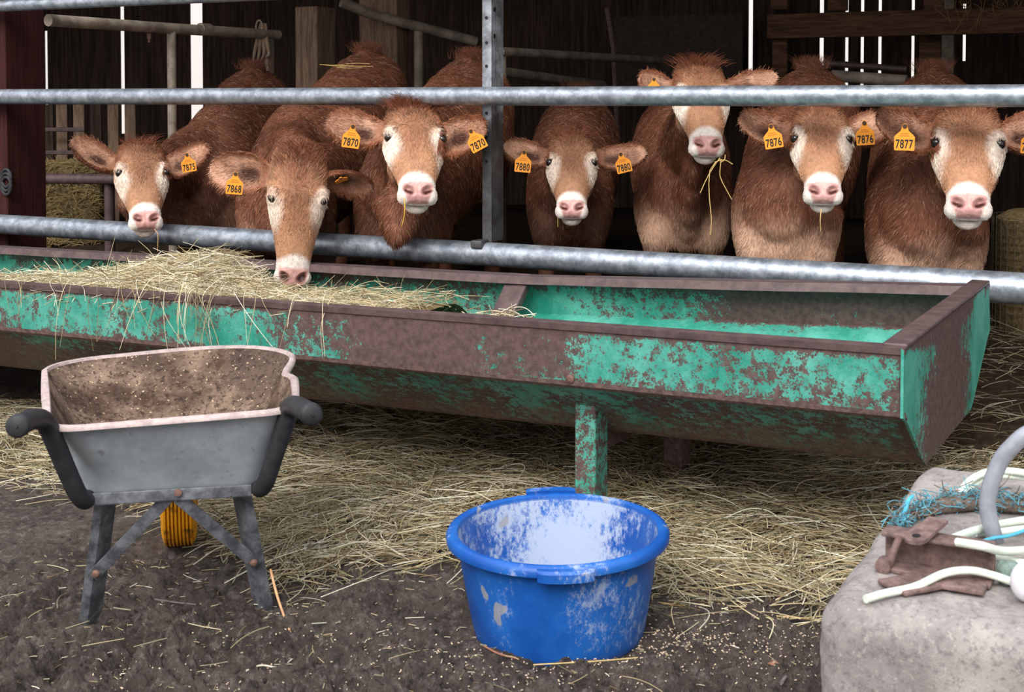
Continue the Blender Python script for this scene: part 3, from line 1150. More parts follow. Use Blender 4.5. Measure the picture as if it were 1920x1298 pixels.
def text_mesh(txt):
    cu = bpy.data.curves.new('digits', 'FONT')
    cu.body = txt
    cu.size = 1.0
    cu.offset = 0.022
    cu.space_character = 1.1
    o = bpy.data.objects.new('digits', cu)
    COL.objects.link(o)
    dg = bpy.context.evaluated_depsgraph_get()
    dg.update()
    me = bpy.data.meshes.new_from_object(o.evaluated_get(dg))
    v = co_of(me)
    f = [tuple(p.vertices) for p in me.polygons]
    bpy.data.objects.remove(o)
    bpy.data.meshes.remove(me)
    v[:, 0] = (v[:, 0] - v[:, 0].min()) / np.ptp(v[:, 0]) - 0.5
    v[:, 1] = (v[:, 1] - v[:, 1].min()) / np.ptp(v[:, 1]) - 0.5
    return v, f


DIGITS = {}


def ear_tag(parent, c, roll, txt, size=1.0, turn=0.0, tilt=0.0):
    """orange ear tag facing the yard; roll turns it clockwise in its own plane"""
    toc = nrm(CAM - c)
    toc = rot('z', turn) @ toc
    r = nrm(np.cross([0, 0, 1.0], toc))
    up = np.cross(toc, r)
    r, up = r * math.cos(roll) - up * math.sin(roll), up * math.cos(roll) + r * math.sin(roll)
    if tilt:
        up, toc = up * math.cos(tilt) + toc * math.sin(tilt), toc * math.cos(tilt) - up * math.sin(tilt)
    out = np.array([(-.034, -.040), (-.032, -.043), (.032, -.043), (.034, -.040), (.0345, .004), (.030, .010), (.013, .026), (.0075, .046), (.004, .050), (-.004, .050), (-.0075, .046), (-.013, .026), (-.030, .010), (-.0345, .004)]) * size
    poly = [c + r * x + up * y - toc * 0.0015 for x, y in out]
    o = MB().prism(poly, toc * 0.003).build('ear_tag', M['tag'], parent, smooth=False)
    MB().lathe([(0.008 * size, 0), (0.007 * size, 0.004)], c + up * 0.041 * size + toc * 0.0016, toc, 14).build('stud', M['stud'], o)
    if txt:
        if txt not in DIGITS:
            DIGITS[txt] = text_mesh(txt)
        v, f = DIGITS[txt]
        P = c + toc * 0.0021 + np.outer(v[:, 0] * 0.058 * size, r) + np.outer((v[:, 1] * 0.032 - 0.0205) * size, up)
        o2 = MB().add(P, f).build('tag_number', M['ink'], o, smooth=False)
        # the faint line of small print above the number
        sp = MB()
        rr_ = random.Random(txt)
        for k in range(2):
            x = -0.017 + 0.003 * k
            while x < 0.016 - 0.004 * k:
                w_ = rr_.uniform(0.0012, 0.0024)
                y = 0.006 + 0.0075 * k
                sp.add([c + toc * 0.0021 + (r * (x + dx) + up * (y + dy)) * size for dx, dy in ((0, 0), (w_, 0), (w_, .0035), (0, .0035))], [(0, 1, 2, 3)])
                x += w_ + 0.0012
        sp.build('small_print', M['small_ink'], o, smooth=False)
    return o


M['small_ink'] = Mat('faded_print', 0.6).color(srgb(172, 104, 30)).m
C_FACE, C_DARK, C_BODY = srgb(186, 138, 106), srgb(128, 80, 57), srgb(122, 76, 56)
C_CREAM, C_WHITE, C_PINK = srgb(246, 230, 216), srgb(240, 228, 220), srgb(220, 170, 164)


def mixv(a, b, t):
    return a * (1 - t[:, None]) + np.asarray(b) * t[:, None]


def make_calf(cfg):
    sc, D, ms = cfg['sc'], cfg['d'], cfg.get('ms', HEAD_SHORT)
    surf = at_d(*cfg['eye'], D)
    yaw, p, roll = (math.radians(q) for q in cfg['ypr'])
    R = rot('z', -math.atan2(surf[0], surf[1]) + yaw) @ rot('x', -p) @ rot('y', roll)
    O = surf + R @ np.array([0, 0.055, 0]) * sc

    def W(q):
        q = np.array(q, float)
        q[..., 2] = np.where(q[..., 2] < 0, q[..., 2] * ms, q[..., 2])
        return O + (q * sc) @ R.T

    def Q(P):
        q = (P - O) @ R / sc
        q[:, 2] = np.where(q[:, 2] < 0, q[:, 2] / ms, q[:, 2])
        return q
    wi = at_d(*cfg['withers'][:2], cfg['withers'][2])
    ru = at_d(*cfg['rump'][:2], cfg['rump'][2])
    h = ru - wi
    Lb = np.linalg.norm(h[:2])
    h = np.array([h[0], h[1], 0]) / Lb
    lat = np.array([h[1], -h[0], 0])
    bs = cfg.get('bs', 1.0)
    zf, zr = bed_z(wi @ V), bed_z(ru @ V)
    b = MB()
    # head
    Xh, Yh = R @ np.array([1.0, 0, 0]), R @ np.array([0, 1.0, 0])
    rr = []
    zz = np.linspace(0.205, -0.304, 40)
    for z in zz:
        w, yf, yb = [np.interp(-z, -HEAD_RINGS[:, 0], HEAD_RINGS[:, i]) for i in (1, 2, 3)]
        c = W((0, (yf + yb) * 0.35, z))
        yc = (yf + yb) * 0.35
        rr.append(super_ring(c, Xh, Yh, w * sc, (yf - yc) * sc, (yb - yc) * sc, 2.55, 36, 0.42))
    b.rings(rr)
    for s in (-1, 1):
        b.ellipsoid(W((s * 0.090, -0.052, 0.030)), np.array((0.026, 0.022, 0.024)) * sc, R=R)   # brow
        b.ellipsoid(W((s * 0.056, 0.050, -0.030)), np.array((0.042, 0.075, 0.080)) * sc, R=R)    # cheek
        b.ellipsoid(W((s * 0.044, -0.010, -0.268)), np.array((0.029, 0.037, 0.034)) * sc, R=R)   # upper lip
        b.ellipsoid(W((s * 0.031, -0.038, -0.262)), np.array((0.023, 0.021, 0.027)) * sc, R=R)   # nostril wing
    b.ellipsoid(W((0, 0.038, -0.262)), np.array((0.047, 0.030, 0.042)) * sc, R=R)                # chin
    b.ellipsoid(W((0, 0.062, -0.16)), np.array((0.044, 0.030, 0.09)) * sc, R=R)                  # jaw
    b.ellipsoid(W((0, 0.03, 0.185)), np.array((0.060, 0.055, 0.040)) * sc, R=R)                  # poll
    # neck
    ch = wi + h * 0.04 * bs + np.array([0, 0, -0.30 * bs])
    n0, n1 = W((0, 0.055, 0.03)), W((0, 0.15, 0.03))
    n2 = n1 * 0.45 + ch * 0.55 + np.array([0, 0, cfg.get('crest', 0.05)])
    path = spline([n0, n1, n2, ch, ch + h * 0.25], 7)
    tq = np.linspace(0, 1, len(path))
    T = np.gradient(path, axis=0)
    S = Xh.copy()
    rr = []
    for i in range(len(path)):
        t_ = nrm(T[i])
        S0_ = nrm(Xh * max(0, 1 - tq[i] * 2) - lat * (1 if (-lat) @ Xh > 0 else -1) * min(1, tq[i] * 2 + 0.05))
        S_ = nrm(S0_ - t_ * (S0_ @ t_))
        Up = np.cross(S_, t_)
        if Up[2] < 0:
            Up = -Up
        a_ = np.interp(tq[i], [0, 0.25, 0.5, 0.75, 1], [0.085 * sc, 0.088 * sc, 0.125 * bs, 0.175 * bs, 0.18 * bs])
        b_ = np.interp(tq[i], [0, 0.25, 0.5, 0.75, 1], [0.10 * sc, 0.118 * sc, 0.185 * bs, 0.27 * bs, 0.27 * bs])
        rr.append(super_ring(path[i], S_, Up, a_, -b_, b_, 2.2, 28, 0.25))
    b.rings(rr)
    # dewlap
    throat = W((0, 0.155, -0.02))
    br = wi - h * 0.15 * bs + np.array([0, 0, -0.58 * bs])
    for q in np.linspace(0.1, 1, 6):
        c = throat * (1 - q) + br * q + np.array([0, 0, -0.05 * math.sin(PI * q)])
        b.ellipsoid(c, (0.035 + 0.04 * q, 0.06 + 0.03 * q, 0.075 + 0.05 * q), R=np.stack([lat, h, [0, 0, 1.0]], 1))
    # trunk
    tr = np.array([(-0.20, 0.40, 0.10, 0.08), (-0.16, 0.38, 0.17, 0.16), (-0.06, 0.34, 0.27, 0.20), (0.05, 0.32, 0.31, 0.215), (0.20, 0.335, 0.325, 0.235), (0.45, 0.335, 0.33, 0.26),
                   (0.70, 0.325, 0.32, 0.27), (0.85, 0.30, 0.29, 0.265), (0.97, 0.27, 0.255, 0.245), (1.06, 0.25, 0.21, 0.20), (1.12, 0.24, 0.14, 0.14), (1.15, 0.24, 0.06, 0.07)])
    rr = []
    for t_, dc, hh, hw in tr:
        u_ = t_ / 1.0
        top = wi * (1 - u_) + ru * u_
        sw_ = 0.03 * math.sin(PI * min(max(u_, 0), 1))
        c = np.array([wi[0], wi[1], 0]) + h * Lb * u_ + np.array([0, 0, top[2] - dc * bs - sw_])
        rr.append(super_ring(c, lat, np.array([0, 0, 1.0]), hw * bs, -hh * bs, hh * bs, 2.25, 32, 0.18))
    b.rings(rr)
    Rb = np.stack([lat, h, [0, 0, 1.0]], 1)
    for ex in cfg.get('folds', ()):
        b.ellipsoid(at_d(*ex[:3]), ex[3:6], R=Rb)
    for s in (-1, 1):
        b.ellipsoid(wi + lat * s * 0.145 * bs - h * 0.06 + np.array([0, 0, -0.47 * bs]), np.array((0.085, 0.13, 0.23)) * bs, R=Rb)   # shoulder
        b.ellipsoid(wi + lat * s * 0.115 * bs - h * 0.15 + np.array([0, 0, -0.60 * bs]), np.array((0.085, 0.085, 0.12)) * bs, R=Rb)  # point of shoulder
        b.ellipsoid(ru + lat * s * 0.15 * bs - h * 0.1 + np.array([0, 0, -0.40 * bs]), np.array((0.10, 0.18, 0.30)) * bs, R=Rb)      # thigh
        f0 = wi + lat * s * 0.125 * bs - h * 0.07
        zt = wi[2] - 0.55 * bs
        b.tube([f0 + [0, 0, zt - f0[2]], f0 + [0, 0, zt - 0.12 - f0[2]], f0 + [0, 0, zf + 0.33 - f0[2]], f0 + h * 0.01 + [0, 0, zf + 0.1 - f0[2]], f0 - h * 0.02 + [0, 0, zf + 0.03 - f0[2]], f0 - h * 0.03 + [0, 0, zf - f0[2]]],
               [0.09, 0.062, 0.047, 0.036, 0.05, 0.05], 16, smooth=4)
        r0 = ru + lat * s * 0.13 * bs - h * 0.10
        zt = ru[2] - 0.5 * bs
        b.tube([r0 + [0, 0, zt - r0[2]], r0 - h * 0.04 + [0, 0, zt - 0.1 - r0[2]], r0 + h * 0.07 + [0, 0, zr + 0.42 - r0[2]], r0 + h * 0.06 + [0, 0, zr + 0.12 - r0[2]], r0 + h * 0.02 + [0, 0, zr - r0[2]]],
               [0.11, 0.08, 0.05, 0.038, 0.05], 16, smooth=4)
    # tail head and tail
    te = ru + h * 0.10 + np.array([0, 0, -0.02])
    b.tube([ru - h * 0.12 + [0, 0, -0.06], ru + h * 0.03 + [0, 0, -0.015], te + h * 0.06 + [0, 0, -0.06], te + h * 0.09 + [0, 0, -0.35], te + h * 0.08 + [0, 0, -0.75]], [0.05, 0.042, 0.032, 0.022, 0.02], 12, smooth=5)
    # ears
    ears = []
    for s, e in zip((-1, 1), cfg['ears']):
        root = W((s * 0.098, 0.035, 0.088))
        tip = at_d(e[0], e[1], D + e[2])
        L = np.linalg.norm(tip - root)
        L2 = min(max(L, 0.17 * sc), 0.25 * sc)
        a, w, f = ear_axes(root, tip, R, s, math.radians(e[3] if len(e) > 3 else 0) * s)
        H = (e[4] if len(e) > 4 else 0.075) * sc
        add_ear(b, root, a, w, f, L2, H)
        ears.append((root, a, w, f, L2, H))
    me = remesh(b.mesh('calf'), 0.0065, 3)

    # ------- soften the joins of neck, chest and legs, then sculpt the face
    v = co_of(me)
    ed_ = np.empty(len(me.edges) * 2, np.int32)
    me.edges.foreach_get('vertices', ed_)
    ed_ = ed_.reshape(-1, 2)
    q = Q(v)
    keep = np.maximum((1 - sstep(0.06, 0.13, q[:, 1])) * (q[:, 2] > -0.4) * (q[:, 2] < 0.3), 0)
    for root, a, w, f, L, H in ears:
        keep = np.maximum(keep, (np.linalg.norm(v - root - a * L * 0.5, axis=1) < L * 0.8) * 1.0)
    deg = np.bincount(ed_.ravel(), minlength=len(v))
    for _ in range(45):
        acc = np.stack([np.bincount(ed_[:, 0], v[ed_[:, 1], k_], len(v)) + np.bincount(ed_[:, 1], v[ed_[:, 0], k_], len(v)) for k_ in range(3)], 1)
        v = v + (acc / np.maximum(deg, 1)[:, None] - v) * (0.6 * (1 - keep))[:, None]
    me.vertices.foreach_set('co', v.astype(np.float32).ravel())
    me.update()
    nv = normals_of(me)
    q = Q(v)
    ax = np.abs(q[:, 0])
    disp = np.zeros_like(v)
    isface = (q[:, 1] < 0.16) & (q[:, 2] > -0.34) & (q[:, 2] < 0.24) & (ax < 0.15)
    de = np.sqrt((ax - EYE[0]) ** 2 * 1.0 + (q[:, 1] - EYE[1]) ** 2 + ((q[:, 2] - EYE[2]) * 1.25) ** 2)
    lid = np.exp(-((de - 0.024) / 0.007) ** 2) * 0.0075 - np.exp(-(de / 0.014) ** 2) * 0.010
    disp += nv * (lid * isface * sc)[:, None]
    # nostrils: comma shapes opening outwards
    ni = np.array([0, 0.85, 0.5])
    for s in (-1, 1):
        d = q - np.array([s * 0.0335, -0.056, -0.270])
        u1 = (d[:, 0] * s * 0.80 + d[:, 2] * 0.60)
        u2 = (-d[:, 0] * s * 0.60 + d[:, 2] * 0.80)
        g = np.exp(-(u1 / 0.020) ** 2 - (u2 / 0.0130) ** 2 - (d[:, 1] / 0.032) ** 2)
        rimg = np.exp(-((np.sqrt((u1 / 1.7) ** 2 + u2 ** 2) - 0.0165) / 0.006) ** 2 - (d[:, 1] / 0.03) ** 2)
        disp += np.outer(g * 0.030 * sc, R @ nrm(ni)) + nv * (rimg * 0.0035 * sc)[:, None]
    # groove down the middle of the nose, mouth line
    mz = (q[:, 2] < -0.20) & isface
    gr = np.exp(-(q[:, 0] / 0.006) ** 2) * (q[:, 2] < -0.25) * (q[:, 1] < -0.02)
    ml = np.exp(-((q[:, 1] - 0.012 - 0.25 * np.clip(-0.25 - q[:, 2], -0.1, 0)) / 0.0065) ** 2) * sstep(-0.17, -0.21, q[:, 2]) * isface
    disp -= nv * ((gr * 0.003 + ml * 0.0085) * sc)[:, None]
    # cheek hollow below the eye, ridge of the nose
    hol = np.exp(-((ax - 0.082) / 0.02) ** 2 - ((q[:, 2] + 0.115) / 0.04) ** 2 - ((q[:, 1] + 0.05) / 0.04) ** 2)
    disp -= nv * (hol * 0.007 * isface * sc)[:, None]
    # folds in the skin of neck and chest
    bodym = 1 - isface
    fold = fbm(v[:, 0] * 9 + v[:, 2] * 2 + 30 + cfg['seed'], v[:, 2] * 2.5 + v[:, 1] * 3 + 40, 3, cfg['seed']) - 0.5
    disp += nv * (fold * 0.022 * bodym)[:, None]
    v2 = v + disp
    me.vertices.foreach_set('co', v2.astype(np.float32).ravel())
    me.update()
    v, nv = v2, normals_of(me)
    q = Q(v)
    ax = np.abs(q[:, 0])

    # ------- coat colours
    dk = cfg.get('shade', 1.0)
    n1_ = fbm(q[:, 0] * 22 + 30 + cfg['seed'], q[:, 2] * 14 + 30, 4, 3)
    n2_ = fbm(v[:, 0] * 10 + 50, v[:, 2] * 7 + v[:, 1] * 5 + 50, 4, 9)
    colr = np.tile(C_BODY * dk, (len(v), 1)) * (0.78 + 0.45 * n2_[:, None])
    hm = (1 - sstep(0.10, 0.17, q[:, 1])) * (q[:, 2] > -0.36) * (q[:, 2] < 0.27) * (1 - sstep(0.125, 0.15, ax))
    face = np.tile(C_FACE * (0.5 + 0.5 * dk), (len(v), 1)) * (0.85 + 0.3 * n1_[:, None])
    darkm = np.clip(np.exp(-(ax / 0.062) ** 2) * sstep(-0.17, -0.02, q[:, 2]) * 0.75 + sstep(0.06, 0.15, q[:, 2]) * 0.75, 0, 1)
    face = mixv(face, C_DARK * dk, darkm * (0.6 + 0.4 * n1_))
    ed = np.sqrt(((ax - 0.098) / 0.044) ** 2 + (np.where(q[:, 2] > -0.02, (q[:, 2] + 0.02) / 0.062, (q[:, 2] + 0.02) / 0.105)) ** 2)
    em = (1 - sstep(0.50, 1.30, ed + (n1_ - 0.5) * 0.6)) * (q[:, 1] < 0.03)
    face = mixv(face, C_CREAM, em * cfg.get('pale', 0.95))
    face = mixv(face, C_BODY * dk, sstep(0.02, 0.10, q[:, 1]) * (q[:, 2] > -0.22) * 0.7)
    wm = sstep(-0.198, -0.222, q[:, 2] - 0.020 * np.clip(1 - (ax / 0.06) ** 2, 0, 1) + (n1_ - 0.5) * 0.012)
    face = mixv(face, C_WHITE, wm * (1 - 0.75 * sstep(0.03, 0.055, q[:, 1])))
    pad = sstep(0.064, 0.056, ax * 1.08 + 0.35 * np.clip(-0.255 - q[:, 2], 0, 1) + 0.2 * np.clip(-0.285 - q[:, 2], 0, 1)) * sstep(-0.230, -0.240, q[:, 2]) * (1 - sstep(-0.012, -0.004, q[:, 1]))
    face = mixv(face, C_PINK, pad)
    low = pad * sstep(-0.285, -0.300, q[:, 2])
    face = mixv(face, srgb(172, 128, 124), low * 0.6)
    for s in (-1, 1):
        d = q - np.array([s * 0.0335, -0.050, -0.270])
        u1 = (d[:, 0] * s * 0.80 + d[:, 2] * 0.60)
        u2 = (-d[:, 0] * s * 0.60 + d[:, 2] * 0.80)
        g = np.exp(-(u1 / 0.0165) ** 2 - (u2 / 0.0105) ** 2 - (d[:, 1] / 0.034) ** 2)
        g2 = np.exp(-(u1 / 0.022) ** 2 - (u2 / 0.013) ** 2 - (d[:, 1] / 0.034) ** 2)
        face = mixv(face, srgb(196, 128, 118), np.clip(g2 * 1.0, 0, 1))
        face = mixv(face, srgb(62, 30, 28), np.clip(g * 2.6, 0, 1))  # shade inside the nostril put into the colour
    ml = np.exp(-((q[:, 1] - 0.012 - 0.25 * np.clip(-0.25 - q[:, 2], -0.1, 0)) / 0.0045) ** 2) * sstep(-0.18, -0.22, q[:, 2])
    face = mixv(face, srgb(120, 84, 78), ml * 0.9)  # shade of the mouth crease put into the colour
    de = np.sqrt((ax - EYE[0]) ** 2 + (q[:, 1] - EYE[1]) ** 2 + ((q[:, 2] - EYE[2]) * 1.25) ** 2)
    face = mixv(face, srgb(170, 118, 104), np.exp(-((de - 0.0175) / 0.004) ** 2) * 0.8)
    colr = mixv(colr, np.zeros(3), hm) + face * hm[:, None]
    # pale brisket and inside of the forelegs
    lowm = np.exp(-((v - br) @ h / 0.30) ** 2) * sstep(wi[2] - 0.42 * bs, wi[2] - 0.62 * bs, v[:, 2] + 0.10 * (n2_ - 0.5)) * (1 - hm)
    colr = mixv(colr, srgb(214, 178, 152), lowm * cfg.get('chest', 0.7))
    # ears
    earm = np.zeros(len(v))
    eart = np.zeros(len(v))
    inner_ = np.zeros(len(v))
    edge_ = np.zeros(len(v))
    for root, a, w, f, L, H in ears:
        r_ = v - root
        t_ = r_ @ a / L
        e_ = (r_ @ w) / (np.maximum(ear_profile(np.clip(t_, 0, 1)), 0.1) * H)
        mk = (t_ > 0.02) & (t_ < 1.1) & (np.abs(r_ @ w) < H * 1.3) & (np.abs(r_ @ f) < 0.09) & (np.abs(e_) < 1.5)
        mk = mk * sstep(0.0, 0.15, t_)
        fr = sstep(-0.1, 0.35, nv @ f)
        earm = np.maximum(earm, mk)
        eart = np.where(mk > 0, t_, eart)
        inner_ = np.maximum(inner_, mk * fr * sstep(1.0, 0.6, np.abs(e_ + 0.05)) * sstep(0.05, 0.3, t_))
        edge_ = np.maximum(edge_, mk * sstep(0.62, 0.95, np.abs(e_)))
    ecol = mixv(np.tile(srgb(142, 90, 64) * dk, (len(v), 1)) * (0.8 + 0.4 * n1_[:, None]), srgb(206, 160, 134), inner_ * (0.5 + 0.65 * sstep(0.4, 0.6, n2_)))
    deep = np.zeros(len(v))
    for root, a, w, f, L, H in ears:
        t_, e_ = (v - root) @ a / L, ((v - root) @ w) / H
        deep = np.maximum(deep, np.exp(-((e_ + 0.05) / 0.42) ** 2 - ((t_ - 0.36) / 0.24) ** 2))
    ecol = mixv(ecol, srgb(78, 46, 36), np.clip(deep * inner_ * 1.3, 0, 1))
    ecol = mixv(ecol, srgb(136, 82, 56) * dk, edge_ * 0.7)
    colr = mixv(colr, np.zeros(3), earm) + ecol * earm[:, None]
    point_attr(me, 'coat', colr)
    point_attr(me, 'wet', pad + g2 * 0)
    me.materials.clear()
    me.materials.append(M['body'])

    base = np.array([wi[0], wi[1], zf])
    top = thing('calf', cfg['label'], 'calf', base, 0, 'young cattle looking out over the feed fence')
    me.vertices.foreach_set('co', (v - base).astype(np.float32).ravel())
    me.update()
    body = bpy.data.objects.new('body', me)
    COL.objects.link(body)
    body.parent = top
    # eyes
    for s in (-1, 1):
        eb = MB().ellipsoid(W(EYE * [s, 1, 1] + np.array([-s * 0.003, 0.001, 0])), np.array((0.0175, 0.0175, 0.0165)) * sc, 28, 18, R)
        eb.build('eye', M['eye'], top)
        # upper lid with lashes
        lid_p = [W(EYE * [s, 1, 1] + 0.0190 * np.array([s * (0.75 * math.sin(g_) + 0.30), -0.85 + 0.35 * abs(math.sin(g_)), 0.42 + 0.28 * math.cos(g_)]) + [-s * 0.004, 0.002, 0.001]) for g_ in np.linspace(-1.25, 1.25, 9)]
        MB().tube(lid_p, 0.0042 * sc, 8, smooth=2).build('eyelid', M['lid'], top)
    for tg in cfg['tags']:
        ear_tag(top, at_d(tg[0], tg[1], D + tg[2]), math.radians(tg[3]), tg[4], tg[5] if len(tg) > 5 else 1.0, *(math.radians(k_) for k_ in tg[6:8]))

    # ------- hair
    me.calc_loop_triangles()
    tri = np.empty(len(me.loop_triangles) * 3, np.int32)
    me.loop_triangles.foreach_get('vertices', tri)
    tri = tri.reshape(-1, 3)
    A_, B_, C_ = v[tri[:, 0]], v[tri[:, 1]], v[tri[:, 2]]
    fn = np.cross(B_ - A_, C_ - A_)
    area = np.linalg.norm(fn, axis=1) / 2
    fn = fn / np.maximum(area[:, None] * 2, 1e-12)
    cen = (A_ + B_ + C_) / 3
    toc = CAM - cen
    toc /= np.linalg.norm(toc, axis=1, keepdims=True)
    facing = (fn * toc).sum(1)
    tv = tri[:, 0]
    no_hair = np.clip(pad[tv] + ml[tv] * 0.6, 0, 1)
    de_t = de[tv]
    ishead = hm[tv] > 0.5
    isear = earm[tv] > 0.5
    far = sstep(1.0, 0.4, (cen - wi) @ h)
    wgt = area * sstep(-0.45, 0.0, facing) * (1 - no_hair) * np.where(ishead | isear, 1.7, 0.55 + 0.25 * far) * (cen[:, 2] > zf + 0.25) * (de_t > 0.024)
    cfgN = cfg.get('hair', 52000)
    idx = RNG.choice(len(tri), cfgN, p=wgt / wgt.sum())
    r1, r2 = RNG.random(cfgN), RNG.random(cfgN)
    fl = r1 + r2 > 1
    r1[fl], r2[fl] = 1 - r1[fl], 1 - r2[fl]
    P0 = A_[idx] + (B_ - A_)[idx] * r1[:, None] + (C_ - A_)[idx] * r2[:, None]
    N0 = fn[idx]
    vi = tri[idx, 0]
    ql = q[vi]
    x_, y_, z_ = ql[:, 0], ql[:, 1], ql[:, 2]
    up_w = sstep(0.015, 0.075, z_)
    fd = np.stack([x_ * (6 * up_w + 2.2), np.full(len(x_), 0.25), up_w * 2 - 1.0], 1)
    fd[:, 0] += 0.5 * np.sin(z_ * 40 + x_ * 10) * (1 - up_w) * 0.3
    fd = fd @ R.T
    bd = h * 0.55 + np.array([0, 0, -0.85])
    sw2 = (fbm(P0[:, 0] * 7 + 20, P0[:, 2] * 5 + P0[:, 1] * 4 + 20, 3, 31) - 0.5) * 2.4
    bdv = np.tile(bd, (cfgN, 1)) + np.outer(sw2, lat)
    hmv, erv = hm[vi], earm[vi]
    dirv = fd * hmv[:, None] + bdv * (1 - hmv)[:, None]
    edv = np.zeros_like(dirv)
    for root, a, w, f, L, H in ears:
        nearm = np.linalg.norm(P0 - root - a * L * 0.5, axis=1) < L * 0.9
        e_ = ((P0 - root) @ w) / H
        edv = np.where(nearm[:, None], a * 0.9 + np.outer(e_ * 0.9, w) + np.array([0, 0, -0.25]), edv)
    dirv = np.where((erv > 0.4)[:, None], edv, dirv)
    dirv += RNG.normal(0, 0.22, dirv.shape)
    dirv -= N0 * (dirv * N0).sum(1, keepdims=True)
    dirv /= np.maximum(np.linalg.norm(dirv, axis=1, keepdims=True), 1e-6)
    poll = hmv * sstep(0.10, 0.19, z_)
    Lh = 0.028 * (1 - hmv) + hmv * 0.014
    Lh = np.where(hmv > 0.5, np.interp(z_, [-0.3, -0.2, -0.1, 0.05, 0.14, 0.21], [0.005, 0.007, 0.012, 0.019, 0.030, 0.044]), Lh)
    Lh = np.where(hmv > 0.5, np.where(y_ > 0.06, 0.022, Lh), Lh)
    Lh = np.where(erv > 0.4, 0.008 + 0.012 * edge_[vi] + 0.008 * inner_[vi], Lh)
    rumpm = np.exp(-(((P0 - ru) @ h) / 0.25) ** 2) * (P0[:, 2] > ru[2] - 0.2) * (1 - hmv)
    Lh = Lh + 0.016 * rumpm
    Lh = Lh * RNG.uniform(0.65, 1.25, cfgN) * sc
    lift = 0.30 + 0.28 * poll + 0.25 * rumpm + RNG.normal(0, 0.10, cfgN)
    d0 = dirv * np.cos(lift)[:, None] + N0 * np.sin(np.clip(lift, 0.08, 1.2))[:, None]
    d1 = dirv - N0 * 0.10 + np.array([0, 0, -0.18])
    K = 4
    pts = np.zeros((cfgN, K, 3))
    pts[:, 0] = P0 - N0 * 0.001
    cur = pts[:, 0].copy()
    for j in range(1, K):
        m_ = (j - 1) / (K - 2)
        dd = d0 * (1 - m_) + d1 * m_
        cur = cur + dd * (Lh / (K - 1))[:, None]
        pts[:, j] = cur
    pn = fbm(P0[:, 0] * 26 + P0[:, 1] * 9 + 30, P0[:, 2] * 20 + P0[:, 1] * 8 + 30, 4, 13, 0.6)
    tint = colr[vi] * RNG.uniform(0.62, 1.32, (cfgN, 1)) * (0.45 + 1.1 * pn[:, None])
    tint = np.clip(mixv(tint, srgb(226, 190, 158), (RNG.random(cfgN) < 0.07) * 0.45), 0, 0.95)
    tint = mixv(tint, srgb(118, 68, 46), poll * 0.5)
    rad = 0.00075 * np.interp(np.linspace(0, 1, K), [0, 0.4, 1], [1, 0.9, 0.25]) * sc
    # curly forelock on the poll, ridge of hair on the tail head
    nf = cfg.get('lock', 160)
    fx, fz = RNG.normal(0, 0.036, nf), RNG.uniform(0.135, 0.205, nf)
    fw = np.stack([fx, np.interp(fz, [0.10, 0.155, 0.19, 0.205], [-0.062, -0.046, -0.026, 0.0]) + 0.004, fz], 1)
    fl_ = RNG.uniform(0.025, 0.060, nf)
    fdir = np.stack([fx * 9 + RNG.normal(0, 0.3, nf), RNG.normal(-0.25, 0.25, nf), RNG.uniform(0.5, 1.1, nf)], 1)
    fdir /= np.linalg.norm(fdir, axis=1, keepdims=True)
    side_ = np.stack([np.sign(fx + RNG.normal(0, 0.03, nf)), RNG.normal(-0.6, 0.3, nf), RNG.normal(-0.5, 0.4, nf)], 1)
    fp = np.stack([fw, fw + fdir * (fl_ * 0.4)[:, None], fw + fdir * (fl_ * 0.8)[:, None] + side_ * (fl_ * 0.15)[:, None], fw + fdir * (fl_ * 0.95)[:, None] + side_ * (fl_ * 0.42)[:, None]], 1)
    fp = O + (fp * sc) @ R.T
    nt_ = 500
    tp = ru + np.outer(RNG.normal(0, 0.035, nt_), lat) + np.outer(RNG.uniform(-0.1, 0.08, nt_), h) + np.array([0, 0, -0.02])
    tl = RNG.uniform(0.03, 0.075, nt_)
    td = np.array([0, 0, 1.0]) + np.outer(RNG.normal(0, 0.5, nt_), lat) + np.outer(RNG.normal(0.1, 0.4, nt_), h)
    tpts = tp[:, None] + td[:, None] * (np.linspace(0, 1, 4)[None, :, None] * tl[:, None, None])
    pts = np.concatenate([pts, fp, tpts])
    tint = np.concatenate([tint, srgb(118, 66, 44) * RNG.uniform(0.5, 1.4, (nf, 1)), C_BODY * dk * RNG.uniform(0.7, 1.6, (nt_, 1))])
    co = strands('coat', pts, rad, tint, M['fur'], top, base)
    co['kind'] = 'stuff'
    # tufts: crown of the poll, ear fringes, spine end
    return top


M['lid'] = mat_plain('pale_eyelid', srgb(212, 178, 156), 0.55, 0, 0.3, 0.1, 60)

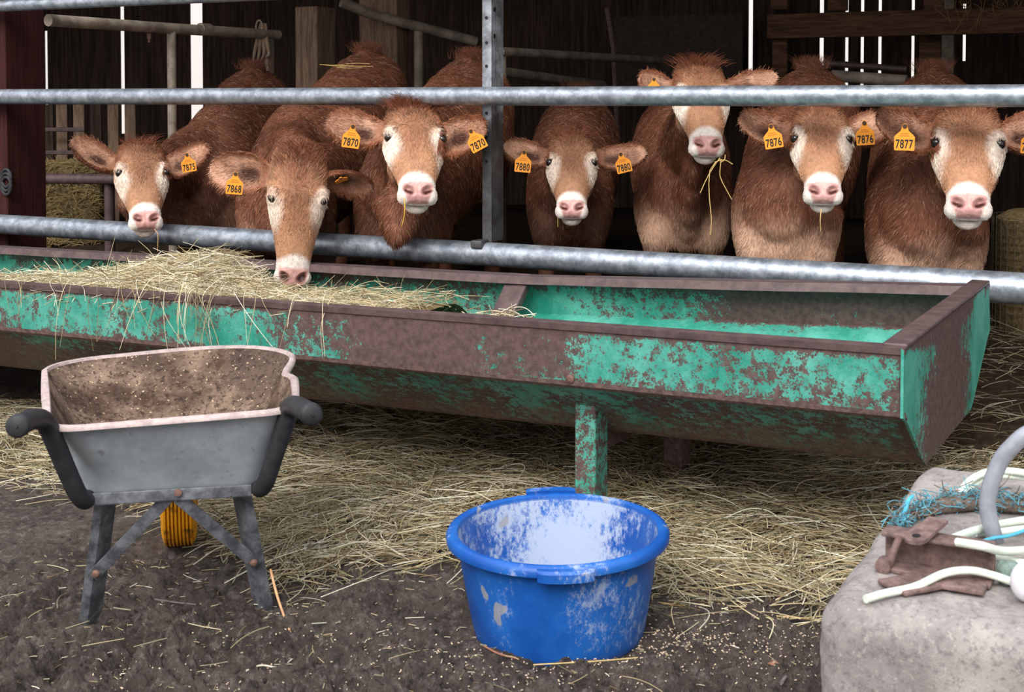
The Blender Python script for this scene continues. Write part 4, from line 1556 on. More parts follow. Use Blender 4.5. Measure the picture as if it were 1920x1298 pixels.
CALVES = [
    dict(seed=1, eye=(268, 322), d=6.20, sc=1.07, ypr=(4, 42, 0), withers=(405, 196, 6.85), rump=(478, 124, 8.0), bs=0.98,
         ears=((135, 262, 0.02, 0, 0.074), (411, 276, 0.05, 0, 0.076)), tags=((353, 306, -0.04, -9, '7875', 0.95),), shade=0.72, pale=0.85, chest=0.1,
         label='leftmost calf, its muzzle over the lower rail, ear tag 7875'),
    dict(seed=2, eye=(559, 374), d=5.55, sc=1.08, ms=1.13, ypr=(3, 2, 4), withers=(545, 196, 6.35), rump=(690, 92, 7.6), bs=1.03,
         ears=((390, 318, 0.08, 0, 0.080), (698, 352, 0.16, 50, 0.070)), tags=((440, 345, -0.02, 5, '7868', 1.0), (640, 337, 0.02, -20, '', 0.8, 0, 75)), shade=1.0, pale=0.85, chest=0.2,
         label='calf hanging its head over the lower rail into the hay, ear tag 7868'),
    dict(seed=3, eye=(780, 257), d=5.46, sc=1.12, ypr=(7, 44, 3), withers=(765, 196, 6.15), rump=(885, 104, 7.2), bs=1.0,
         ears=((612, 234, 0.06, 0, 0.086), (943, 246, -0.10, 0, 0.084)), tags=((659, 257, -0.03, 8, '7870', 1.04), (892, 263, -0.13, -28, '7870', 1.0)), shade=1.05, chest=0.1, hair=64000, lock=1000, folds=((752, 385, 5.60, .125, .08, .09), (750, 412, 5.56, .095, .06, .08), (747, 436, 5.53, .065, .05, .05), (742, 452, 5.53, .038, .045, .035)),
         label='calf with its brown poll tuft in front of the upper rail, ear tags 7870'),
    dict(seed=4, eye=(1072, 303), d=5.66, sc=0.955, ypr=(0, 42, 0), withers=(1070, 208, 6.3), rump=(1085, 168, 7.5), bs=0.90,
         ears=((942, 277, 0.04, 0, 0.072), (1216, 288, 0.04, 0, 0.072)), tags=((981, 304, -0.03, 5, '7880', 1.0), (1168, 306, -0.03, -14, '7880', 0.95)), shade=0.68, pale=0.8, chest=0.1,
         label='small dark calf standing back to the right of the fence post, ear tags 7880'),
    dict(seed=5, eye=(1319, 176), d=5.36, sc=1.0, ypr=(10, 40, 2), withers=(1282, 190, 6.0), rump=(1270, 172, 7.3), bs=0.95, crest=0.02,
         ears=((1197, 150, 0.05, 0, 0.070), (1460, 143, 0.05, 0, 0.070)), tags=((1226, 164, -0.02, 0, '', 0.8),), shade=0.98, chest=0.85, lock=500,
         label='calf holding its head high, upper rail hiding its eyes'),
    dict(seed=6, eye=(1541, 258), d=4.98, sc=1.0, ypr=(4, 43, 1), withers=(1478, 196, 5.35), rump=(1522, 122, 6.6), bs=0.93,
         ears=((1384, 226, 0.06, 0, 0.082), (1662, 228, 0.10, 0, 0.078)), tags=((1449, 257, -0.03, -10, '7876', 0.98), (1622, 251, 0.0, -4, '7876', 0.98)), shade=1.0, chest=0.95, folds=((1556, 405, 5.08, .05, .07, .06), (1553, 440, 5.10, .042, .06, .06), (1548, 475, 5.12, .04, .06, .07)),
         label='calf with straw under its chin and pale chest, ear tags 7876'),
    dict(seed=7, eye=(1815, 266), d=4.74, sc=1.10, ypr=(3, 43, 1), withers=(1738, 198, 5.2), rump=(1750, 128, 6.5), bs=1.0,
         ears=((1640, 226, 0.06, 0, 0.082), (1980, 238, 0.06, 0, 0.082)), tags=((1696, 259, -0.03, 1, '7877', 1.02), (1934, 266, -0.03, 4, '7877', 1.0)), shade=0.95, chest=0.8, folds=((1822, 430, 4.90, .055, .08, .06), (1820, 462, 4.94, .05, .06, .07), (1818, 500, 4.96, .045, .06, .07)),
         label='rightmost calf beside the netted bale, ear tags 7877'),
]
for c_ in CALVES:
    make_calf(c_)
# ------------------------------------------------------------------ wheelbarrow
BX, BY, BA = -0.81, 3.19, math.radians(11.5)
barrow = thing('wheelbarrow', 'old wheelbarrow with a dirty grey tray, black grips and a ribbed yellow wheel', 'wheelbarrow', (BX, BY, 0), BA)


def rrect(y0, y1, w0, w1, r0, r1, n=10, cx0=0.0, cx1=0.0):
    """outline in the barrow's x-y plane: near edge y0 half width w0, far edge y1 half width w1, rounded corners"""
    pts = []
    for (cx, cy, r, a0) in ((cx0 + w0 - r0, y0 + r0, r0, -PI / 2), (cx1 + w1 - r1, y1 - r1, r1, 0), (cx1 - w1 + r1, y1 - r1, r1, PI / 2), (cx0 - w0 + r0, y0 + r0, r0, PI)):
        for t in np.linspace(0, PI / 2, n):
            pts.append((cx + r * math.cos(a0 + t), cy + r * math.sin(a0 + t)))
    # even spacing with long sides subdivided
    P = np.array(pts + [pts[0]])
    d = np.concatenate([[0], np.cumsum(np.linalg.norm(np.diff(P, axis=0), axis=1))])
    s = np.linspace(0, d[-1], 161)[:-1]
    return np.stack([np.interp(s, d, P[:, 0]), np.interp(s, d, P[:, 1])], 1)


top_o = rrect(-0.275, 0.475, 0.270, 0.315, 0.075, 0.15, cx0=0.006, cx1=-0.028)
bot_o = rrect(-0.165, 0.22, 0.200, 0.19, 0.05, 0.08, cx0=0.004, cx1=-0.01)


def tray_ring(q, inset=0.0, dz=0.0):
    """q 0 at the floor, 1 at the rim"""
    o = bot_o * (1 - q) + top_o * q
    c = o.mean(0)
    d = c - o
    o = o + d / np.linalg.norm(d, axis=1, keepdims=True) * inset
    yy = (o[:, 1] + 0.275) / 0.75
    z = 0.352 + (0.188 + 0.012 * sstep(0, 1, yy) + (0.035 - 0.02 * yy) * o[:, 0]) * q + dz
    # the rim is knocked in at the far right
    dent = np.exp(-((o[:, 0] - 0.27) / 0.06) ** 2 - ((o[:, 1] - 0.17) / 0.07) ** 2) * q ** 2
    o = o - np.stack([dent * 0.022, dent * 0], 1)
    z = z - dent * 0.012 + 0.006 * np.sin(o[:, 0] * 9 + 1) * q * sstep(0.6, 1, yy)
    return np.stack([o[:, 0], o[:, 1], z], 1)


qs = np.linspace(0, 1, 14)
outer = [tray_ring(0, 0.05)] + [tray_ring(q) for q in qs]
tb = MB().rings(outer, True, False, flip=False)
tb.f.append(tuple(range(160)))
tray = tb.build('tray', M['tray_out'], barrow, local=True, angle=50)
inn = [tray_ring(q, 0.005, 0.0) for q in qs[::-1]] + [tray_ring(0, 0.055, 0.006)]
ib = MB().rings(inn, True, False)
ib.f.append(tuple(range(14 * 160, 15 * 160)))
ib.build('tray_lining', M['tray_in'], tray, local=True, angle=50, label='dirt-caked inside of the tray')
rim_p = tray_ring(1.0, 0.0, 0.0)
rp = np.concatenate([rim_p, rim_p[:1]])
nrm_ = rp - np.array([rp[:, 0].mean(), rp[:, 1].mean(), 0])
nrm_[:, 2] = 0
nrm_ /= np.linalg.norm(nrm_, axis=1, keepdims=True)
R_ = []
for i in range(160):
    c, n_ = rim_p[i], nrm_[i]
    R_.append([c + n_ * x + np.array([0, 0, z]) for x, z in ((-0.007, -0.002), (-0.004, 0.006), (0.006, 0.006), (0.014, 0.001), (0.0145, -0.005), (0.012, -0.0055), (0.010, -0.001), (0.0, -0.003))])
R_.append(R_[0])
MB().rings(R_, True, False).build('tray_rim', M['tray_rim'], tray, local=True, angle=60)

for s in (-1, 1):
    if s < 0:
        p = [(-0.292, -0.425, 0.580), (-0.279, -0.345, 0.572), (-0.262, -0.285, 0.552), (-0.244, -0.262, 0.50), (-0.222, -0.242, 0.43), (-0.202, -0.222, 0.372), (-0.190, -0.195, 0.348), (-0.186, -0.12, 0.338)]
    else:
        p = [(0.298, -0.455, 0.583), (0.276, -0.345, 0.574), (0.262, -0.275, 0.556), (0.250, -0.256, 0.51), (0.228, -0.240, 0.44), (0.209, -0.222, 0.378), (0.196, -0.195, 0.352), (0.188, -0.12, 0.338)]
    q = spline(np.array(p), 7)
    hd = MB().tube(q, [0.0225, 0.0225, 0.0215, 0.021, 0.0205, 0.0195, 0.018], 20).build('handle', M['rubber'], barrow, local=True, angle=60)
    d = nrm(q[0] - q[4])
    MB().lathe([(0.010, -0.002), (0.0195, -0.002), (0.0245, 0.002), (0.0245, 0.012), (0.019, 0.017), (0.004, 0.018), (0.003, 0.021)], q[0], d, 24).build('grip_end', M['rubber'], hd, local=True, angle=50)
    # frame tube running forward to the wheel
    MB().tube(spline(np.array([(s * 0.186, -0.13, 0.338), (s * 0.165, 0.10, 0.325), (s * 0.10, 0.36, 0.26), (s * 0.075, 0.54, 0.18)]), 6), 0.016, 12).build('frame_tube', M['barrow_steel'], barrow, local=True)
    # splayed angle-iron leg
    a, b = np.array([s * 0.150, -0.135, 0.345]), np.array([s * 0.207, 0.0, -0.015])
    ax = nrm(b - a)
    X = nrm(np.cross(ax, [0, 1, 0])) * -1
    if X[0] < 0:
        X = -X
    Yd = nrm(np.cross(ax, X))
    if Yd[1] < 0:
        Yd = -Yd
    lg = MB()
    w, th = 0.0225, 0.003
    prof = [(-w, -0.008), (-0.004, -0.008), (0.0, -0.004), (w, 0.028), (w - 0.002, 0.031), (-0.002, 0.0), (-0.005, -0.004), (-w, -0.004)]
    if s > 0:
        prof = [(-x, y) for x, y in prof][::-1]
        prof = [(w, -0.008), (0.004, -0.008), (0.0, -0.004), (-w, 0.028), (-w + 0.002, 0.031), (0.002, 0.0), (0.005, -0.004), (w, -0.004)]
    rr = []
    for t_ in np.linspace(0, 1, 14):
        k_ = 1.0 + 0.1 * t_ - (0.45 * max(0, (t_ - 0.95) / 0.05))
        rr.append([a + (b - a) * t_ + X * x * k_ + Yd * y * k_ for x, y in prof])
    leg = MB().rings(rr).build('leg', M['barrow_steel'], barrow, local=True, angle=30)
    # flat brace from under the tray to the leg
    c0, c1 = np.array([s * 0.012, -0.178, 0.338]), a + (b - a) * 0.565 + Yd * -0.011
    c1 = c1 + nrm(c1 - c0) * 0.012
    ax2 = nrm(c1 - c0)
    Y2 = nrm(np.cross(ax2, [0, 1, 0]))
    MB().box((c0 + c1) / 2, (np.linalg.norm(c1 - c0) / 2, 0.0145, 0.0025), ax2, Y2, np.cross(ax2, Y2), bevel=0.002).build('brace', M['barrow_steel'], barrow, local=True)
    MB().lathe([(0.010, 0), (0.010, 0.003), (0.006, 0.008), (0.001, 0.009)], c1 - nrm(c1 - c0) * 0.016 - Yd * 0.002, -np.cross(ax2, Y2) if np.cross(ax2, Y2)[1] > 0 else np.cross(ax2, Y2), 14).build('bolt', M['bolt'], leg, local=True)
cp = MB().box((0.0, -0.182, 0.347), (0.176, 0.003, 0.0135), bevel=0.002)
cp.box((0.0, -0.155, 0.3345), (0.176, 0.028, 0.002))
cpo = cp.build('cross_plate', M['barrow_steel'], barrow, local=True)
MB().lathe([(0.009, 0), (0.009, 0.004), (0.004, 0.006)], (0.012, -0.185, 0.352), (0, -1, 0), 12).build('bolt', M['bolt'], cpo, local=True)
# wheel: ribbed tread, axle along x
prof = [(0.05, -0.046), (0.150, -0.046), (0.166, -0.040)]
for i in range(8):
    x = -0.037 + i * 0.0098
    prof += [(0.174, x), (0.175, x + 0.0055), (0.1665, x + 0.0062), (0.1665, x + 0.0092)]
prof += [(0.166, 0.041), (0.150, 0.046), (0.05, 0.046)]
whl = MB().lathe(prof, (-0.018, 0.555, 0.168), (1, 0, 0), 72).build('wheel', M['wheel'], barrow, local=True, angle=40)
MB().tube([(-0.018 - 0.085, 0.555, 0.168), (-0.018 + 0.085, 0.555, 0.168)], 0.012, 12).build('axle', M['bolt'], whl, local=True)

# ------------------------------------------------------------------ blue tub
TC = np.array([0.112, 3.108, -0.008])
tub = thing('feed_tub', 'round blue plastic tub with chalky white residue, standing on the mud', 'tub', TC)
tilt = rot('x', math.radians(1.2)) @ rot('y', math.radians(-1.2))
HT, RT, RB = 0.246, 0.240, 0.197


def rsc(z): return RB + (RT - RB) * (z / HT) ** 0.85


po_ = [(0.0005, -0.012), (0.02, -0.012), (RB - 0.02, -0.012), (RB - 0.004, -0.004)] + [(rsc(z), z) for z in np.linspace(0.004, HT - 0.012, 16)]
b = MB().lathe(po_, (0, 0, 0), (0, 0, 1), 96, cap=False)
for i in range(len(b.v)):
    b.v[i] = b.v[i] @ tilt.T
to_ = b.build('tub_wall', M['tub_out'], tub, local=True, angle=50)
pi_ = [(rsc(z) - 0.005, z) for z in np.linspace(HT - 0.004, 0.012, 16)] + [(RB - 0.018, 0.004), (0.02, 0.003), (0.0005, 0.003)]
b = MB().lathe(pi_, (0, 0, 0), (0, 0, 1), 96, cap=False)
for i in range(len(b.v)):
    b.v[i] = b.v[i] @ tilt.T
b.build('tub_inside', M['tub_in'], tub, local=True, angle=50, label='chalk-white inside of the tub')
rp_ = [(RT - 0.006, HT - 0.006), (RT - 0.004, HT + 0.003), (RT + 0.006, HT + 0.007), (RT + 0.017, HT + 0.003), (RT + 0.0225, HT - 0.006), (RT + 0.0215, HT - 0.018), (RT + 0.017, HT - 0.019), (RT + 0.014, HT - 0.008), (RT + 0.001, HT - 0.008), (RT - 0.006, HT - 0.006)]
b = MB().lathe(rp_, (0, 0, 0), (0, 0, 1), 96, cap=False)
for i in range(len(b.v)):
    b.v[i] = b.v[i] @ tilt.T
b.build('tub_rim', M['tub_rim'], tub, local=True, angle=50)
for ang, up_ in ((math.radians(-88), -0.004), (math.radians(92), 0.008)):
    a0 = np.array([math.cos(ang), math.sin(ang), 0])
    t0 = np.array([-math.sin(ang), math.cos(ang), 0])
    rr = []
    for u_ in np.linspace(-1, 1, 15):
        e = 1 - 0.18 * abs(u_) ** 6
        bow = -0.5 * (u_ * 0.062) ** 2 / RT
        c = a0 * (RT + bow) + t0 * (u_ * 0.062) + np.array([0, 0, HT])
        out = 0.040 * e
        rr.append([c + a0 * x + np.array([0, 0, z + up_]) for x, z in ((0.004, 0.006), (out - 0.006, 0.006), (out, 0.0), (out, -0.019), (out - 0.006, -0.0205), (out - 0.007, -0.006), (0.008, -0.007))])
    b = MB().rings(rr)
    for i in range(len(b.v)):
        b.v[i] = b.v[i] @ tilt.T
    b.build('tub_handle', M['tub_rim'], tub, local=True, angle=35)
# meal left in the tub
g = MB()
n = 60
rr = []
for i in range(10):
    r = 0.02 + 0.165 * i / 9
    ang = np.arange(n) * 2 * PI / n
    z = 0.022 + 0.012 * (fbm(r * np.cos(ang) * 14 + 20, r * np.sin(ang) * 14 + 20, 4, 3)) - 0.02 * (i / 9) ** 2
    rr.append(np.stack([r * np.cos(ang), r * np.sin(ang), z], 1) + TC)
g.rings(rr, True, True)
tag(g.build('feed_meal', M['hay_core'], base=TC + [0, 0, 0.01]), 'brown feed meal in the bottom of the blue tub', 'feed', kind='stuff')

# ------------------------------------------------------------------ concrete block, bracket, ropes
BZ = 0.45
bc = at_z(1525, 1128, BZ)
blk = MB().rbox(np.array([0.485, 2.095, 0.215]) + 0.44 * np.array([0.89, -0.454, 0]) + 0.47 * np.array([0.454, 0.89, 0]), (0.44, 0.47, 0.235), 0.05, 5, (0.89, -0.454, 0), (0.454, 0.89, 0), seg=(60, 60, 34), noise=0.018, seed=4)
blk = blk.build('concrete_block', M['concrete'], base=(1.09, 2.31, 0.0))
tag(blk, 'weathered concrete block with rusty ironwork and ropes on top', 'block')
# rusty channel-shaped bracket
PX = lambda x, y, z: at_z(x, y, z)
br = thing('rusty_bracket', 'rusty iron channel with a hinged plate on the concrete block', 'bracket', PX(1750, 1090, BZ))
Lb0, Lb1 = PX(1655, 1062, BZ + 0.004), PX(1862, 1096, BZ + 0.004)
Xb = nrm((Lb1 - Lb0) * [1, 1, 0])
Yb = np.array([-Xb[1], Xb[0], 0])
lb = np.linalg.norm((Lb1 - Lb0)[:2]) / 2
cb = (Lb0 + Lb1) / 2
cb[2] = BZ + 0.004
ch = MB()
hh = 0.030
ch.box(cb + [0, 0, 0.004], (lb, 0.028, 0.004), Xb, Yb, bevel=0.002)
ch.box(cb + Yb * 0.022 + [0, 0, hh], (lb, 0.004, hh), Xb, Yb, bevel=0.002)
ch.build('channel', M['rust_red'], br)
ch = MB()
ch.box(cb + Yb * 0.006 + [0, 0, 2 * hh], (lb, 0.022, 0.004), Xb, Yb, bevel=0.003)
ch.build('channel_flange', M['rust_red'], br)
MB().tube([cb - Xb * (lb - 0.012) - Yb * 0.02 + [0, 0, 0.006], cb - Xb * (lb - 0.03) - Yb * 0.012 + [0, 0, 0.058]], [0.008, 0.006], 12).build('pin', M['rust_red'], br)
MB().lathe([(0.013, -0.01), (0.013, 0.012), (0.008, 0.014)], cb - Xb * (lb - 0.008) - Yb * 0.026 + [0, 0, 0.012], -Yb, 14).build('pin_head', M['rust_red'], br)
# rounded strap plate lying over the flange
d_ = nrm(PX(1712, 1050, BZ + 0.06) - PX(1768, 1004, BZ + 0.075))
c_ = cb - Xb * 0.018 - Yb * 0.010 + [0, 0, 2 * hh + 0.012]
W_ = nrm(np.cross(d_, [0, 0, 1.0]))
N_ = np.cross(W_, d_)
outl = [(-0.050, -0.017), (0.030, -0.019)] + [(0.034 + 0.018 * math.cos(a), 0.019 * math.sin(a)) for a in np.linspace(-PI / 2, PI / 2, 9)] + [(0.030, 0.019), (-0.050, 0.017)]
MB().prism([c_ + d_ * x + W_ * y for x, y in outl], N_ * 0.006 * (1 if N_[2] > 0 else -1)).build('strap_plate', M['rust_red'], br, smooth=False)
MB().lathe([(0.007, 0), (0.007, 0.0008)], c_ + d_ * 0.030 + N_ * 0.0062 * (1 if N_[2] > 0 else -1), N_ * (1 if N_[2] > 0 else -1), 14).build('hole', M['ink'], br)
lp = cb - Yb * 0.075 - Xb * 0.028
MB().rbox(lp + [0, 0, 0.004], (0.034, 0.040, 0.004), 0.003, 2, nrm(Xb * 0.8 - Yb * 0.6), nrm(Yb * 0.8 + Xb * 0.6)).build('base_plate', M['rust_red'], br)
lo = MB().box(cb + Xb * (lb - 0.05) - Yb * 0.045 + [0, 0, 0.006], (0.046, 0.024, 0.0045), Xb, Yb, bevel=0.003)
lo.build('lower_plate', M['rust_red'], br)

# bent grey steel tube
hk = [PX(1868, 1022, BZ - 0.01), at_d(1862, 1000, 2.36), at_d(1852, 955, 2.36), at_d(1856, 915, 2.36), at_d(1874, 868, 2.36), at_d(1897, 838, 2.35), at_d(1930, 812, 2.34), at_d(1985, 800, 2.33), at_d(2040, 830, 2.33), at_d(2060, 900, 2.33), at_z(2065, 1030, BZ - 0.01)]
tag(MB().tube(spline(np.array(hk), 7), 0.0148, 18).build('bent_tube', M['bent_steel'], base=hk[0]), 'bent grey steel tube hooped out of the concrete block', 'tube')


def rope(label, pts, r, mat='mint_rope', group=None, name='rope', cat='rope'):
    P = spline(np.array(pts), 8)
    o = MB().tube(P, r, 12).build(name, M[mat], base=P[0])
    return tag(o, label, cat, group)


rope('pale mint rope end lying across the front of the rusty bracket', [PX(1623, 1124, BZ + 0.008), PX(1660, 1113, BZ + 0.010), at_z(1715, 1101, BZ + 0.012), at_z(1770, 1076, BZ + 0.026), at_z(1818, 1070, BZ + 0.030), at_z(1865, 1080, BZ + 0.022), at_z(1912, 1096, BZ + 0.014), at_z(1960, 1105, BZ + 0.012)], 0.0065)
rope('pale mint rope looping up behind the bent tube', [at_z(1798, 932, BZ + 0.01), at_z(1815, 905, BZ + 0.03), at_z(1850, 886, BZ + 0.05), at_z(1895, 884, BZ + 0.05), at_z(1950, 892, BZ + 0.05)], 0.0075)
rope('pale mint rope running right just under the looping one', [at_z(1802, 936, BZ + 0.012), at_z(1822, 912, BZ + 0.02), at_z(1858, 894, BZ + 0.04), at_z(1905, 894, BZ + 0.038), at_z(1960, 904, BZ + 0.036)], 0.0065)
rope('pale mint rope running up to the right from the bracket top', [at_z(1783, 1012, BZ + 0.058), at_z(1820, 998, BZ + 0.03), at_z(1868, 985, BZ + 0.012), at_z(1920, 976, BZ + 0.012), at_z(1970, 970, BZ + 0.012)], 0.0075)
rope('pale mint rope running level behind the foot of the bent tube', [at_z(1830, 1000, BZ + 0.010), at_z(1870, 998, BZ + 0.010), at_z(1920, 992, BZ + 0.010), at_z(1970, 990, BZ + 0.010)], 0.0065)
rope('pale mint rope sagging to the right over the end of the bracket', [at_z(1795, 1017, BZ + 0.070), at_z(1840, 1024, BZ + 0.076), at_z(1880, 1034, BZ + 0.05), at_z(1930, 1032, BZ + 0.03), at_z(1975, 1032, BZ + 0.02)], 0.0072)
rope('pale mint rope below the sagging one at the picture edge', [at_z(1856, 1042, BZ + 0.034), at_z(1885, 1050, BZ + 0.022), at_z(1915, 1056, BZ + 0.014), at_z(1970, 1060, BZ + 0.012)], 0.0072)
rope('thin bright blue twine crossing between the mint ropes', [at_z(1822, 1022, BZ + 0.02), at_z(1860, 1010, BZ + 0.02), at_z(1895, 1004, BZ + 0.02), at_z(1935, 990, BZ + 0.02)], 0.0032, 'blue_cord', name='twine', cat='twine')
rope('thin bright blue twine trailing to the right behind the bent tube', [at_z(1868, 932, BZ + 0.02), at_z(1890, 938, BZ + 0.02), at_z(1930, 944, BZ + 0.02)], 0.0036, 'blue_cord', name='twine', cat='twine')
# frayed bundle of blue and brown twine
core = spline(np.array([at_z(1680, 990, BZ + 0.006), at_z(1702, 972, BZ + 0.010), at_z(1740, 955, BZ + 0.016), at_z(1790, 945, BZ + 0.020), at_z(1840, 942, BZ + 0.020), at_z(1900, 948, BZ + 0.018), at_z(1960, 955, BZ + 0.014)]), 10)
bd = MB().tube(core, [0.006, 0.010, 0.015, 0.017, 0.016, 0.014, 0.010], 14)
bdo = bd.build('twine_bundle', M['brown_twine'], base=core[0])
tag(bdo, 'frayed bundle of blue and grey-brown baling twine at the back of the block', 'twine')
n = 900
ti = RNG.integers(0, len(core) - 1, n)
T_ = np.gradient(core, axis=0)
T_ /= np.linalg.norm(T_, axis=1, keepdims=True)
P0 = core[ti] + RNG.normal(0, 0.0085, (n, 3)) + np.array([0, 0, 0.006])
dr = T_[ti] * RNG.choice([-1, 1], (n, 1)) + RNG.normal(0, 0.38, (n, 3)) + np.array([0, 0, 0.04])
dr *= RNG.uniform(0.008, 0.030, (n, 1))
pts = np.stack([P0, P0 + dr * 0.5 + RNG.normal(0, 0.003, (n, 3)), P0 + dr + RNG.normal(0, 0.006, (n, 3))], 1)
pts[..., 2] = np.maximum(pts[..., 2], BZ + 0.003)
tint = np.where((RNG.random(n) < 0.68)[:, None], srgb(92, 152, 170), srgb(120, 104, 92)) * RNG.uniform(0.6, 1.25, (n, 1))
strands('loose_fibres', pts, np.full(3, 0.0009), tint, M['blue_twine'], bdo, core[0])
up = MB()
up.tube(spline(np.array([at_z(1692, 985, BZ + 0.01), at_z(1698, 955, BZ + 0.03), at_z(1704, 938, BZ + 0.045), at_z(1712, 930, BZ + 0.048)]), 6), [0.004, 0.0045, 0.003], 8)
up.build('twine_end', M['blue_cord'], bdo)
tag(MB().ellipsoid(PX(1925, 1105, BZ + 0.02) + [0, 0, 0.012], (0.026, 0.022, 0.032)).build('white_float', M['white_plastic'], base=PX(1925, 1105, BZ + 0.02)), 'rounded white plastic end at the right picture edge on the block', 'float')
lump = MB().rbox(PX(1892, 1075, BZ + 0.02), (0.018, 0.016, 0.02), 0.012, 3, seg=6, noise=0.012, seed=3)
tag(lump.build('rag', M['rag'], base=PX(1892, 1075, BZ)), 'grey-green wad of rag between the bracket and the white plastic', 'rag')

# ------------------------------------------------------------------ hay in the trough
_m = at_d(565, 505, 5.28)
MUZ = (_m @ U, _m @ V)


def hay_top(s, v):
    """height of the hay in the left compartment above the yard"""
    ridge = np.interp(s, [-6.3, -4.75, -4.45, -4.1, -3.8, -3.5, -3.25, -2.95, -2.6, -2.42], [0.34, 0.35, 0.39, 0.50, 0.525, 0.625, 0.60, 0.51, 0.505, 0.53])
    b = sstep(3.38, 3.95, v)
    z = (z_front(s) - 0.035) * (1 - b) + ridge * b
    z = z + 0.03 * (fbm(s * 5 + 60, v * 5 + 60, 3, 7) - 0.5)
    z = z - 0.15 * np.exp(-((s - MUZ[0]) / 0.19) ** 2 - ((v - MUZ[1] + 0.05) / 0.26) ** 2)
    return z - 0.16 * sstep(4.15, 4.45, v)


hs, hv = np.linspace(-6.3, -2.42, 90), np.linspace(3.30, 4.57, 36)
A, B = np.meshgrid(hs, hv, indexing='ij')
Z = hay_top(A, B) - 0.02
P = np.stack([U[0] * A + V[0] * B, U[1] * A + V[1] * B, Z], -1)
nb_, mb_ = A.shape
hm_ = MB().add(P.reshape(-1, 3), [(i * mb_ + j, (i + 1) * mb_ + j, (i + 1) * mb_ + j + 1, i * mb_ + j + 1) for i in range(nb_ - 1) for j in range(mb_ - 1)])
hayo = hm_.build('hay_heap', M['hay_core'], base=svz(-4, 3.9, 0.4))
tag(hayo, 'heap of dry hay filling the left part of the green trough', 'hay', kind='stuff')
HAY_T = [srgb(218, 204, 172), srgb(202, 184, 146), srgb(236, 228, 206), srgb(176, 160, 122), srgb(162, 156, 124), srgb(136, 114, 84)]


def blades(P, yaw, pitch, L, bend, k=4):
    """straight-ish grass blades centred at P"""
    n = len(P)
    d = np.stack([np.cos(yaw) * np.cos(pitch), np.sin(yaw) * np.cos(pitch), np.sin(pitch)], 1)
    side = np.stack([-np.sin(yaw), np.cos(yaw), np.zeros(n)], 1)
    t = np.linspace(-0.5, 0.5, k)
    arc = (0.25 - t ** 2) * 4
    kink = np.where(RNG.random(n) < 0.25, RNG.uniform(-0.25, 0.25, n), 0)
    pts = P[:, None] + d[:, None] * (t[None, :, None] * L[:, None, None]) + side[:, None] * (arc[None, :, None] * (bend * L)[:, None, None])
    pts[..., 2] += arc[None, :] * (np.abs(bend) * L * 0.5)[:, None] - np.clip(t, 0, 1)[None, :] * (kink * L)[:, None]
    return pts


def hay_tints(n, dark=1.0):
    t = np.array(HAY_T)[RNG.integers(0, len(HAY_T), n)]
    return np.clip(t * RNG.uniform(0.6, 1.35, (n, 1)) * dark, 0, 1)


n = 12000
s_ = np.concatenate([RNG.uniform(-6.2, -2.45, n * 2 // 3), RNG.normal(-3.5, 0.4, n - n * 2 // 3)])
s_ = np.clip(s_, -6.3, -2.45)
v_ = RNG.uniform(3.27, 4.55, n)
L_ = RNG.uniform(0.04, 0.24, n)
P = np.stack([U[0] * s_ + V[0] * v_, U[1] * s_ + V[1] * v_, hay_top(s_, v_) + RNG.uniform(-0.012, 0.028, n)], 1)
L_ = np.minimum(L_, 0.10 + 0.5 * np.minimum(v_ - 3.22, 4.62 - v_))
yaw_ = math.atan2(U[1], U[0]) + RNG.normal(0, 1.1, n)
pts = blades(P, yaw_, RNG.normal(0.0, 0.22, n), L_, RNG.normal(0, 0.10, n))
r_ = RNG.uniform(0.0005, 0.0013, n)
# stalks hanging over the front rim and sticking up out of the heap
m = 64
s2 = np.concatenate([RNG.uniform(-3.75, -2.75, 28), RNG.normal(-2.78, 0.10, 22), RNG.uniform(-3.0, -2.3, 14)])
a = np.stack([svz(q, RNG.uniform(3.27, 3.45), z_front(q) + RNG.uniform(0.005, 0.04)) for q in s2])
ln = RNG.uniform(0.05, 0.26, m)
ov = np.zeros((m, 4, 3))
ov[:, 0] = a
fl = np.outer(RNG.normal(0, 0.5, m) * ln, U)
ov[:, 1] = a - np.outer(RNG.uniform(0.10, 0.2, m), V) * 0.7 + np.array([0, 0, 0.025]) + fl * 0.3
ov[:, 2] = ov[:, 1] - np.outer(RNG.uniform(0.02, 0.05, m), V) + fl * 0.4 - np.outer(ln * 0.45, [0, 0, 1])
ov[:, 3] = ov[:, 2] + fl * 0.4 - np.outer(ln * 0.55, [0, 0, 1]) - np.outer(RNG.uniform(0, 0.02, m), V)
for j in (1, 2, 3):
    vj = ov[:, j] @ V
    fixv = np.maximum(vj - 3.235, 0) * (ov[:, j, 2] < 0.655)
    ov[:, j] -= np.outer(fixv, V)
m2 = 90
s3 = RNG.uniform(-5.6, -2.6, m2)
v3 = RNG.uniform(3.4, 4.4, m2)
a = np.stack([U[0] * s3 + V[0] * v3, U[1] * s3 + V[1] * v3, hay_top(s3, v3)], 1)
stk = blades(a + np.array([0, 0, 0.035]), RNG.uniform(0, 2 * PI, m2), RNG.uniform(0.3, 1.1, m2), RNG.uniform(0.08, 0.24, m2), RNG.normal(0, 0.12, m2))
allp = np.concatenate([pts, ov, stk])
rad = np.concatenate([r_, RNG.uniform(0.0006, 0.0012, m), RNG.uniform(0.0006, 0.0012, m2)])[:, None] * np.array([1, 1, 0.9, 0.6])
strands('hay_blades', allp, rad, hay_tints(len(allp)), M['hay'], hayo, svz(-4, 3.9, 0.4))

